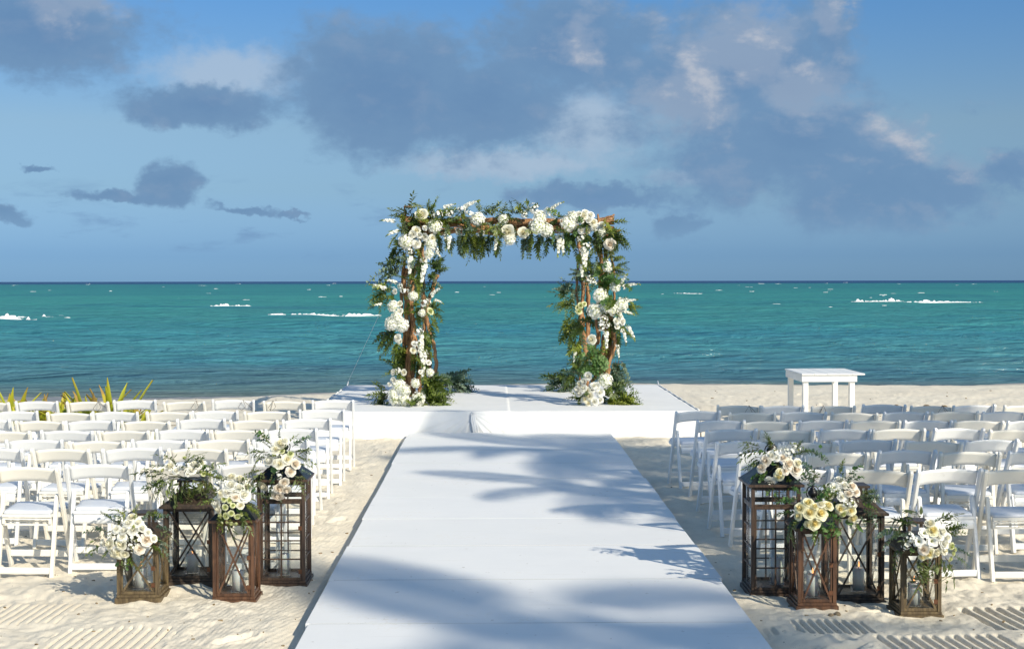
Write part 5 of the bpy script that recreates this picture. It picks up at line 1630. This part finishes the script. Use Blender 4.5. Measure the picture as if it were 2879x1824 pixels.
bouquet('bouquet', *R_ORG, 1590, 890, 230, 210, 8.82,
        [('c', 1575, 742, 38), ('y', 1602, 798, 47), ('l', 1535, 820, 46), ('l', 1595, 890, 50), ('l', 1490, 890, 46), ('w', 1680, 812, 42), ('w', 1715, 862, 37), ('w', 1702, 902, 42), ('b', 1525, 955, 42), ('y', 1572, 992, 42), ('y', 1520, 1015, 32), ('c', 1640, 985, 38),
         ('c', 1700, 962, 32), ('c', 1690, 925, 32), ('g', 1755, 930, 27), ('g', 1765, 982, 24), ('g', 1745, 1028, 22), ('k', 1400, 862, 50), ('k', 1392, 925, 42), ('k', 1440, 880, 36), ('w', 1650, 850, 34), ('g', 1780, 955, 18)],
        [('olive', 1500, 760, -.7, .6, .17), ('olive', 1530, 740, -.3, 1, .17), ('dark', 1470, 790, -.9, .5, .16), ('olive', 1460, 760, -1, .2, .15), ('olive', 1680, 770, .6, .7, .14), ('seed', 1750, 860, .8, .4, .14), ('euca', 1780, 960, 1, -.1, .15), ('euca', 1770, 1000, .9, -.5, .15),
         ('olive', 1540, 1050, -.1, -1, .19), ('olive', 1580, 1060, .1, -1, .20), ('olive', 1620, 1050, .3, -1, .18), ('olive', 1690, 1030, .5, -.9, .20), ('olive', 1720, 1030, .7, -.8, .18), ('euca', 1380, 820, -1, .15, .22), ('euca', 1370, 840, -1, .0, .18), ('olive', 1400, 960, -.9, -.3, .15),
         ('olive', 1520, 1030, -.3, -.9, .15)],
        [('olive', 1522, 660, 40, 5), ('silver', 1445, 965, 26, 160), ('olive', 1360, 990, 34, -110), ('olive', 1735, 1110, 40, 160), ('olive', 1640, 1120, 46, 185), ('olive', 1560, 1130, 40, 180), ('olive', 1420, 720, 34, -70)],
        'full bouquet of white lisianthus and yellow roses on the small lantern right of the walkway', ['olive', 'dark', 'euca'], 26)


# ------------------------------------------------------------------ kraft paper cones hung on the front rows
def cone(p, label, loop_to):
    root = empty('paper_cone', p); tag(root, label, 'paper cone', 'kraft paper cones hung on chairs')
    b = MB(); n = 10; r = 0.042; h = 0.17
    vs = [(0, 0, -h)] + [(r * math.cos(2 * math.pi * k / n), r * 0.8 * math.sin(2 * math.pi * k / n), 0.02 * math.cos(2 * math.pi * k / n)) for k in range(n)]
    b.add(vs, [(0, 1 + (k + 1) % n, 1 + k) for k in range(n)])
    o = b.build('cone', M['kraft'], root); o.modifiers.new('t', 'SOLIDIFY').thickness = 0.0015
    lt = Vector(loop_to) - Vector(p)
    b = MB(); b.tube([(r, 0, 0), lt * 0.6 + Vector((0.02, -.01, 0)), lt, lt + Vector((-0.015, -0.012, -0.03)), lt + Vector((-0.05, -0.014, -0.08)), lt + Vector((-0.012, -0.014, -0.11)), lt + Vector((0.03, -0.014, -0.07)), lt + Vector((0.0, 0.0, 0.0))], 0.0022, 4)
    b.build('twine', M['twine'], root)


for side, ri, ci, sx, txt in [('left', 0, 3, 1, 'fourth'), ('left', 0, 5, 1, 'sixth'), ('left', 0, 1, -1, 'second'), ('left', 0, 2, 1, 'third'), ('right', 0, 0, 1, 'first'), ('right', 0, 2, -1, 'third'), ('right', 0, 4, 1, 'fifth')]:
    c = CH[(side, ri, ci)]
    l = c.location
    rowtxt = 'front' if ri == 0 else 'second'
    if ri == 1: txt = 'first'
    cone((l.x + 0.20 * sx, l.y + 0.12, 0.60), f'brown paper cone on twine at the {txt} chair of the {rowtxt} row, {side} side', (l.x + 0.11 * sx, l.y + 0.045, 0.742))

# ------------------------------------------------------------------ shore plants on the left
def strap_leaf_mesh(name, seed, bend, kink=False):
    r = random.Random(seed); n = 7; vs = []; along = []
    for i in range(n + 1):
        t = i / n
        w = 0.5 * (0.75 + 0.35 * math.sin(t * 2.4)) * (1 - t ** 4 * 0.92)
        x = bend * t * t; z = t - 0.35 * bend * t * t
        if kink and t > 0.7: x += (t - 0.7) * 1.1; z -= (t - 0.7) * 0.9
        for s in (-1, 0, 1):
            vs.append((x - abs(s) * 0.018, s * w * 0.095, z)); along.append(t)
    fs = []
    for i in range(n):
        for s in range(2):
            a = i * 3 + s; fs.append((a, a + 1, a + 4, a + 3))
    b = MB(); b.add(vs, fs); me = b.mesh(name, M['strap'], smooth=True)
    at2 = me.attributes.new('along', 'FLOAT', 'POINT'); at2.data.foreach_set('value', along)
    return me


STRAP = [strap_leaf_mesh('strap_leaf', 1, 0.12), strap_leaf_mesh('strap_leaf', 2, 0.35), strap_leaf_mesh('strap_leaf', 3, 0.6), strap_leaf_mesh('strap_leaf', 4, 0.25, True)]
PLOC = [(20, 17.3, .75, 11, 'leftmost, cut by the picture edge'), (68, 16.9, .70, 8, 'second from the left picture edge'), (150, 17.2, .70, 11, 'third from the left picture edge'), (215, 17.6, .62, 9, 'low, between two taller ones'), (262, 17.0, .76, 12, 'tallest of the clump behind the first row'),
        (318, 17.5, .74, 12, 'with a bent tip, right of the tallest'), (385, 17.1, .60, 9, 'with two crossing leaves'), (105, 18.2, .55, 9, 'short, at the back of the clump'), (470, 18.0, .27, 7, 'small, near the wet sand'), (545, 18.2, .20, 6, 'smallest, at the right end of the clump'), (-30, 17.0, .66, 12, 'half outside the picture edge, lowest of that corner'), (185, 16.8, .56, 11, 'dense, right behind the second chair back'), (345, 16.9, .55, 11, 'bushy, under the bent-tip one'), (420, 17.4, .42, 10, 'spreading, near the end of the dense clump')]
for px, d, h, n, t in PLOC:
    x = (px - VPX) / F * d
    root = empty('shore_plant', (x, d, ground(x, d) - 0.02)); tag(root, 'yellow green strap-leaved plant, ' + t, 'plant', 'strap-leaved plants behind the left chairs')
    for k in range(int(n * 3.2)):
        o = link('leaf', rng.choice(STRAP), root)
        a = 2.39996 * k + rng.uniform(-.3, .3)
        o.rotation_euler = (rng.uniform(-.1, .1), rng.uniform(0.05, 0.55), a)
        s = 1.40 * h * rng.uniform(0.5, 1.0)
        o.scale = (s, rng.uniform(0.7, 1.0), s)
        o.location = (0.03 * math.cos(a), 0.03 * math.sin(a), 0)

# ------------------------------------------------------------------ breaking waves and whitecaps
def foam(px0, px1, py, hgt, seed, ridges=9):
    """broken crests: a few thin ragged ridges of foam, one behind the other, that dip under the water where they are broken"""
    r = random.Random(seed); b = MB()
    d = (CAMZ - SEA_Z) * F / (py - 788.5)
    x0, x1 = (px0 - VPX) / F * d, (px1 - VPX) / F * d
    L_ = x1 - x0
    for k in range(ridges):
        a0 = r.uniform(0, 0.45) if k else 0.0; a1 = r.uniform(0.55, 1.0) if k else 1.0
        yo = 0.0 if k == 0 else r.uniform(-1, 1) * (0.8 + 0.22 * L_)
        hk = hgt * (1.0 if k == 0 else r.uniform(0.25, 0.6))
        n = max(10, int(L_ * (a1 - a0) / 0.055))
        xs = np.linspace(x0 + L_ * a0, x0 + L_ * a1, n); t = np.linspace(0, 1, n)
        big_ = fbm(xs * 0.9 + seed * 7.1 + k * 3, xs * 0 + k, 3); fine = fbm(xs * 6.0 + seed, xs * 0 + k * 5.0, 3)
        h = 0.50 * hk * np.clip(0.30 + 1.15 * big_ + 1.0 * fine, -0.25, 1.1) * np.sin(np.pi * np.clip(t, 0, 1)) ** 0.35
        yw = yo + 0.35 * fbm(xs * 0.5 + k, xs * 0 + seed, 2) + 0.10 * fine
        wd = 0.05 + 0.35 * np.clip(h, 0, None)
        vs = []
        for i in range(n):
            z = SEA_Z + 0.03
            vs += [(xs[i], d + yw[i] - wd[i], z - 0.12), (xs[i], d + yw[i] - 0.35 * wd[i], z + 0.8 * h[i]), (xs[i], d + yw[i] + 0.2 * wd[i], z + h[i]), (xs[i], d + yw[i] + wd[i], z - 0.12)]
        fs = [(i * 4 + q, (i + 1) * 4 + q, (i + 1) * 4 + q + 1, i * 4 + q + 1) for i in range(n - 1) for q in range(3)]
        b.add(vs, fs)
    return b


for px0, px1, py, hg, lab, sd in [(-60, 110, 894, .75, 'white breaking wave at the left picture edge', 1), (90, 222, 890, .42, 'low trailing foam right of the leftmost breaking wave', 2),
                                  (575, 715, 860, .50, 'short white breaker far out, left of the arch', 3), (722, 1075, 887, .36, 'long line of foam just left of the arch', 4),
                                  (2395, 2540, 850, .95, 'tall splashing breaker on the right of the arch', 5), (2540, 2770, 852, .55, 'long foam trail right of the splashing breaker', 6),
                                  (1890, 1975, 826, .45, 'small distant breaker right of the arch', 7)]:
    o = foam(px0, px1, py, hg, sd).build('breaking_wave', M['foam'], smooth=True)
    tag(o, lab, 'wave', 'breaking waves')
wcap = MB()
r_ = random.Random(31)
for k in range(75):
    py = 789 + 6 + 70 * r_.random() ** 1.6
    px = r_.uniform(-100, 2980)
    ln = r_.uniform(6, 22)
    d = (CAMZ - SEA_Z) * F / (py - 788.5)
    bb = foam(px, px + ln, py, 0.0009 * d * r_.uniform(0.15, 0.45) + 0.02, k, 1)
    wcap.add(bb.v, bb.f)
tag(wcap.build('whitecaps', M['foam'], smooth=True), 'scattered tiny whitecaps over the far water', kind='stuff')

# ------------------------------------------------------------------ small things on the sand
def lumpy(name, p, s, mat, label, cat, seed):
    r = random.Random(seed); b = MB(); vs = []
    for zz, rr in ((-0.6, 0.75), (0.0, 1.0), (0.5, 0.75), (0.8, 0.35)):
        for k in range(8):
            a = k * math.pi / 4; q = rr * r.uniform(0.8, 1.2)
            vs.append((s[0] * q * math.cos(a), s[1] * q * math.sin(a), s[2] * zz))
    fs = [(j * 8 + k, j * 8 + (k + 1) % 8, (j + 1) * 8 + (k + 1) % 8, (j + 1) * 8 + k) for j in range(3) for k in range(8)] + [tuple(24 + k for k in range(8))]
    b.add(vs, fs); o = b.build(name, mat, smooth=True); o.location = p; tag(o, label, cat)


for i, (px, py, s, lab) in enumerate([(2343, 1731, .020, 'small brown stone in front of the red brown lantern on the right'), (2361, 1731, .024, 'bigger brown stone beside a smaller one in front of the right lanterns')]):
    d = CAMZ * F / (py - 788); x = (px - VPX) / F * d
    lumpy('stone', (x, d, ground(x, d) + 0.006), (s, s, s * .7), M['stone'], lab, 'stone', i)
for i, (px, py, s, lab) in enumerate([(2612, 1132, .06, 'clump of dry seaweed on the sand, right of the table'), (2662, 1133, .05, 'clump of dry seaweed farther right of the table'), (2525, 1130, .035, 'bit of dry seaweed nearest the table')]):
    d = 23.5; x = (px - VPX) / F * d
    lumpy('seaweed', (x, d, ground(x, d) + 0.02), (s, s, s * .5), M['weed'], lab, 'seaweed', i + 9)
# scattered bits of shell and twig
b = MB(); r_ = random.Random(3)
for k in range(420):
    d = r_.uniform(7.8, 27) if k % 3 else r_.uniform(7.8, 11); x = r_.uniform(-0.37, 0.37) * d + 0.012 * d
    if AX0 - 0.05 < x < AX1 + 0.05 and d < 19 or (SX0 - .1 < x < SX1 + .1 and 18.8 < d < 24.2): continue
    z = ground(x, d); s = r_.uniform(0.002, 0.005) * (1 + d / 14)
    a = r_.uniform(0, 3.1); q = Matrix.Translation((x, d, z + s * 0.3)) @ Matrix.Rotation(a, 4, 'Z')
    b.box(-s * r_.uniform(1, 2.6), s, -s * 0.7, s * 0.7, -s * 0.6, s * 0.5, mat=q)
tag(b.build('beach_debris', M['weed']), 'tiny bits of shell and twig scattered over the sand', kind='stuff')


# ------------------------------------------------------------------ coconut palms behind and beside the photographer (they throw the shade)
def frond_mesh(name, seed, L_=2.6, nl=46, lw=0.05, ll=0.62):
    r = random.Random(seed); b = MB()
    pt = lambda t: Vector((L_ * (t - 0.10 * t * t), 0, L_ * (0.30 * t - 0.62 * t * t)))
    b.tube([pt(i / 9) for i in range(10)], [0.030 * (1 - 0.9 * i / 9) for i in range(10)], 4, 1)
    for i in range(nl):
        t = 0.12 + 0.87 * i / nl
        p = pt(t); d = (pt(min(1, t + .02)) - pt(t - .02)).normalized()
        k = ll * (0.45 + 0.75 * math.sin(min(1, t * 1.05) * math.pi * 0.92)) * r.uniform(0.85, 1.1)
        for s in (-1, 1):
            dv = (Vector((0, s, 0)) * 0.9 + d * 0.55 + Vector((0, 0, -0.28 - 0.25 * r.random()))).normalized()
            w = d * lw * 0.5
            tip = p + dv * k + Vector((0, 0, -0.16 * k))
            mid = p + dv * k * 0.5
            b.add([p - w * 0.6, p + w * 0.6, mid + w, mid - w, tip], [(0, 1, 2, 3), (3, 2, 4)], 0)
    return b.mesh(name, [M['palmleaf'], M['palmtrunk']])


FRONDS = [frond_mesh('palm_frond', k, L_=2.5 + 0.3 * k) for k in range(3)]


def palm(x, y, h, lean, label, nf=22, sc=1.0, seed=0):
    r = random.Random(seed)
    root = empty('palm_tree', (x - lean[0], y - lean[1], -0.1)); tag(root, label, 'palm tree', 'coconut palms behind the seats')
    pts = [Vector((lean[0] * t * t, lean[1] * t * t, h * t)) for t in [i / 10 for i in range(11)]]
    b = MB(); b.tube(pts, [0.17 - 0.07 * i / 10 for i in range(11)], 9, wob=lambda i, q: 1 + 0.06 * (i % 2)); b.build('trunk', M['palmtrunk'], root, smooth=True)
    cr = empty('crown'); cr.parent = root; cr.location = pts[-1]
    for k in range(nf):
        o = link('frond', r.choice(FRONDS), cr)
        a = 2.39996 * k + r.uniform(-.2, .2); e = 0.75 - 1.45 * (k / nf) + r.uniform(-.1, .1)
        o.rotation_euler = (r.uniform(-.25, .25), -e, a); s = sc * r.uniform(0.85, 1.1); o.scale = (s, s, s)


def palm_for_shadow(gx, gy, h, label, **kw):
    """place a palm whose crown (at height h) shades the ground around (gx, gy)"""
    k = h / math.tan(SUN_EL)
    palm(gx + SUN_H.x * k, gy + SUN_H.y * k, h, (rng.uniform(-.5, .5), rng.uniform(-.5, .5)), label, **kw)


palm_for_shadow(1.8, 12.7, 4.2, 'low coconut palm beside the right seats, nearest the walkway', nf=17, sc=0.62, seed=1)
palm_for_shadow(0.9, 17.1, 11.0, 'tall coconut palm whose crown shades the far end of the walkway', nf=18, sc=0.9, seed=2)
palm_for_shadow(0.6, 7.7, 15.0, 'tall coconut palm close behind the photographer', nf=9, sc=0.95, seed=8)
palm_for_shadow(3.3, 16.4, 6.0, 'coconut palm shading the front right seats', nf=15, sc=0.7, seed=4)
palm_for_shadow(0.9, 14.0, 8.5, 'slender coconut palm with few fronds beside the right seats', nf=8, sc=0.6, seed=5)
palm_for_shadow(0.3, 8.8, 16.0, 'tallest coconut palm standing far behind the photographer', nf=6, sc=0.75, seed=12)
